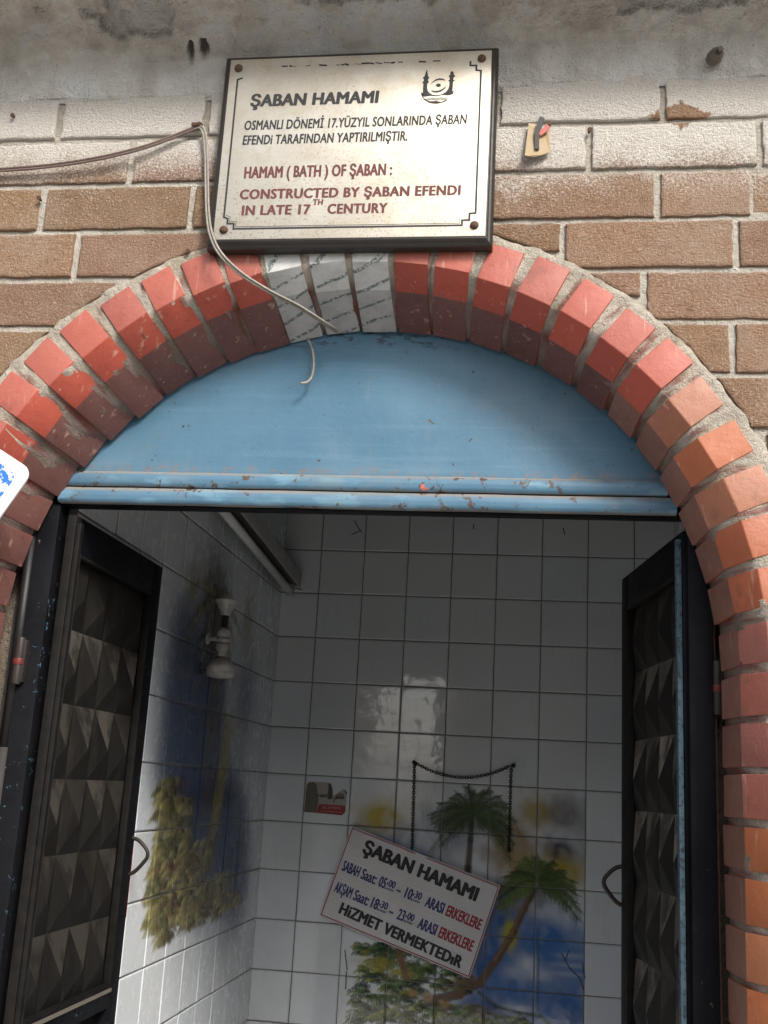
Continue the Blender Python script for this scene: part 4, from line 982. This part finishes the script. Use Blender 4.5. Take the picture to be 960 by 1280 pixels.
g = MB(); fq = lambda a, b: st(a, -b, .0010); put_text(g, 'SÜPER', (385, -490), (670, -500), 38, fq, .02); g.add([fq(360, -520), fq(690, -540), fq(690, -550), fq(360, -530)], [(0, 1, 2, 3)]); g.build('pale_lettering', simple('pale_pink_print', (.50, .22, .17), .5), body)

# chain
h1 = Vector(atY(518, 953, YB-.012)); h2 = Vector(atY(642, 957, YB-.012)); e1 = Vector(atY(515, 1066, YB-.022)); e2 = Vector(atY(636, 1062, YB-.012))
ch = thing('hanging_chain', 'black iron chain draped between two wall pins over the palm mural', 'chain', tuple(h1))
def chain(name, pts, step=.0084):
    P = [Vector(p)-h1 for p in pts]; g = MB(); L = [0]
    for a, b in zip(P[:-1], P[1:]): L.append(L[-1] + (b-a).length)
    n = int(L[-1]/step)
    for i in range(n):
        d = (i+.5)*step; k = max(j for j in range(len(L)) if L[j] <= d); k = min(k, len(P)-2); t = (d-L[k])/(L[k+1]-L[k]); c = P[k].lerp(P[k+1], t); T = (P[k+1]-P[k]).normalized()
        N = T.cross(Vector((0, 1, 0))).normalized() if i % 2 else Vector((0, 1, 0)); lk = []
        for q in range(13):
            a = 2*math.pi*q/12; lk.append(c + T*math.cos(a)*.0066 + N*math.sin(a)*.0042)
        g.tube(lk, .0014, 6, caps=False)
    return g.build(name, M['iron'], ch, smooth=True)
chain('chain_strand', [h1, e1]); chain('chain_strand', [h2 + Vector((-.008, 0, -.004)), e2])
sag = atY(577, 972, YB-.012); cc_ = []
for i in range(15):
    t = i/14; p = h1.lerp(h2 + Vector((-.008, 0, 0)), t); zl = p.z; mid = (h1.z+h2.z)/2 - float(sag[2]); p.z = zl - mid*(1-(2*t-1)**2); cc_.append(p)
chain('chain_strand', cc_)
for p in (h1, h2):
    g = MB(); g.lathe([(.0035, -.010), (.0035, .012), (.007, .013), (.0065, .017)], p-h1, (0, -1, 0), 12); g.build('wall_pin', M['iron'], ch)
for p in (e1, e2):
    g = MB(); g.lathe([(.001, -.009), (.006, -.006), (.0064, 0), (.006, .006), (.001, .009)], p-h1, (0, 0, 1), 12); g.build('end_knob', M['iron'], ch, smooth=True)

# opening hours board, hanging askew from one corner of the chain
hs_ = thing('opening_hours_sign', 'white ribbed plastic bath opening hours sign with red edge, hanging askew by one chain', 'sign', tuple(e1))
HO = hs_.location; th = R(-17.4); ex2 = Vector((math.cos(th), 0, math.sin(th))); ey2 = Vector((-math.sin(th), 0, math.cos(th))); TL = Vector(atY(440, 1033, 1.91))
def HL(u, v, d=0): return TL + ex2*u + ey2*v + Vector((0, -d, 0)) - HO
W2, H2 = .5085, .293
g = MB(); NR = 36
def hb(u, v):
    d = .0022 + .0005*math.sin(v*NR*2*math.pi); return HL(u*W2, -v*H2, d)
g.grid(hb, 6, NR*8+1); 
# sides and back of the board, with the chipped dent in its top edge
bp = [(0, 0), (W2, 0), (W2, -H2), (0, -H2)]
vs = [HL(u, v, .0020) for u, v in bp] + [HL(u, v, -.003) for u, v in bp]; g.add(vs, [(7, 6, 5, 4)] + [(i, (i+1) % 4, 4+(i+1) % 4, 4+i) for i in range(4)])
board = g.build('board', M['board'], hs_, fix=False)
HF = lambda d: (lambda a, b: HL(a, b, d))
ft = HF(.0034)
put_line(board, M['ink'], 'ŞABAN HAMAMI', (.058, -.0640), (.452, -.0720), .044, ft, .034)
put_line(board, M['ink'], 'HiZMET VERMEKTEDıR', (.0530, -.2630), (.4725, -.2755), .036, ft, .032)
def rowtext(y0, y1, a, h1_, m1, h2_, m2):
    yy = lambda x: lerp(y0, y1, (x-.0155)/.475); P = lambda x, dy=0: (x, yy(x)+dy); g = MB()
    put_text(g, a, P(.0155), P(.075), .034, ft, .026, 0, 1.0); put_text(g, 'Saat:', P(.082), P(.134), .034, ft, .020, 0, 1.0)
    for hh, mm, x in ((h1_, m1, .143), (h2_, m2, .2335)):
        put_text(g, hh+':', P(x), P(x+.030), .034, ft, .022, 0, 1.0); put_text(g, mm, P(x+.031, .0115), P(x+.054, .0115), .0225, ft, .022, 0, 1.0)
        for dy in (.0055, .0015): strip(g, [P(x+.033, dy), P(x+.053, dy)], .0022, ft)
    strip(g, [P(.208, .011), P(.217, .011)], .0055, ft)
    put_text(g, 'ARASI', P(.304), P(.366), .034, ft, .026, 0, 1.0); g.build('text_line', M['navy'], board)
rowtext(-.1385, -.1475, 'SABAH', '05', '00', '10', '30'); rowtext(-.2075, -.2165, 'AKŞAM', '18', '30', '23', '00')
put_line(board, M['red_ink'], 'ERKEKLERE', (.3745, -.1455), (.4915, -.1480), .034, ft, .028, 0, 1.0)
put_line(board, M['red_ink'], 'ERKEKLERE', (.3745, -.2145), (.4890, -.2170), .034, ft, .028, 0, 1.0)
g = MB(); e = .0045
for i, (a, b) in enumerate((((e, -e), (.222, -e)), ((.262, -e), (W2-e, -e)), ((W2-e, -e), (W2-e, -H2+e)), ((W2-e, -H2+e), (e, -H2+e)), ((e, -H2+e), (e, -e)))): strip(g, [a, b], .0032, HF(.0032 + .0001*(i % 2)))
g.build('red_border', M['red_ink'], board)
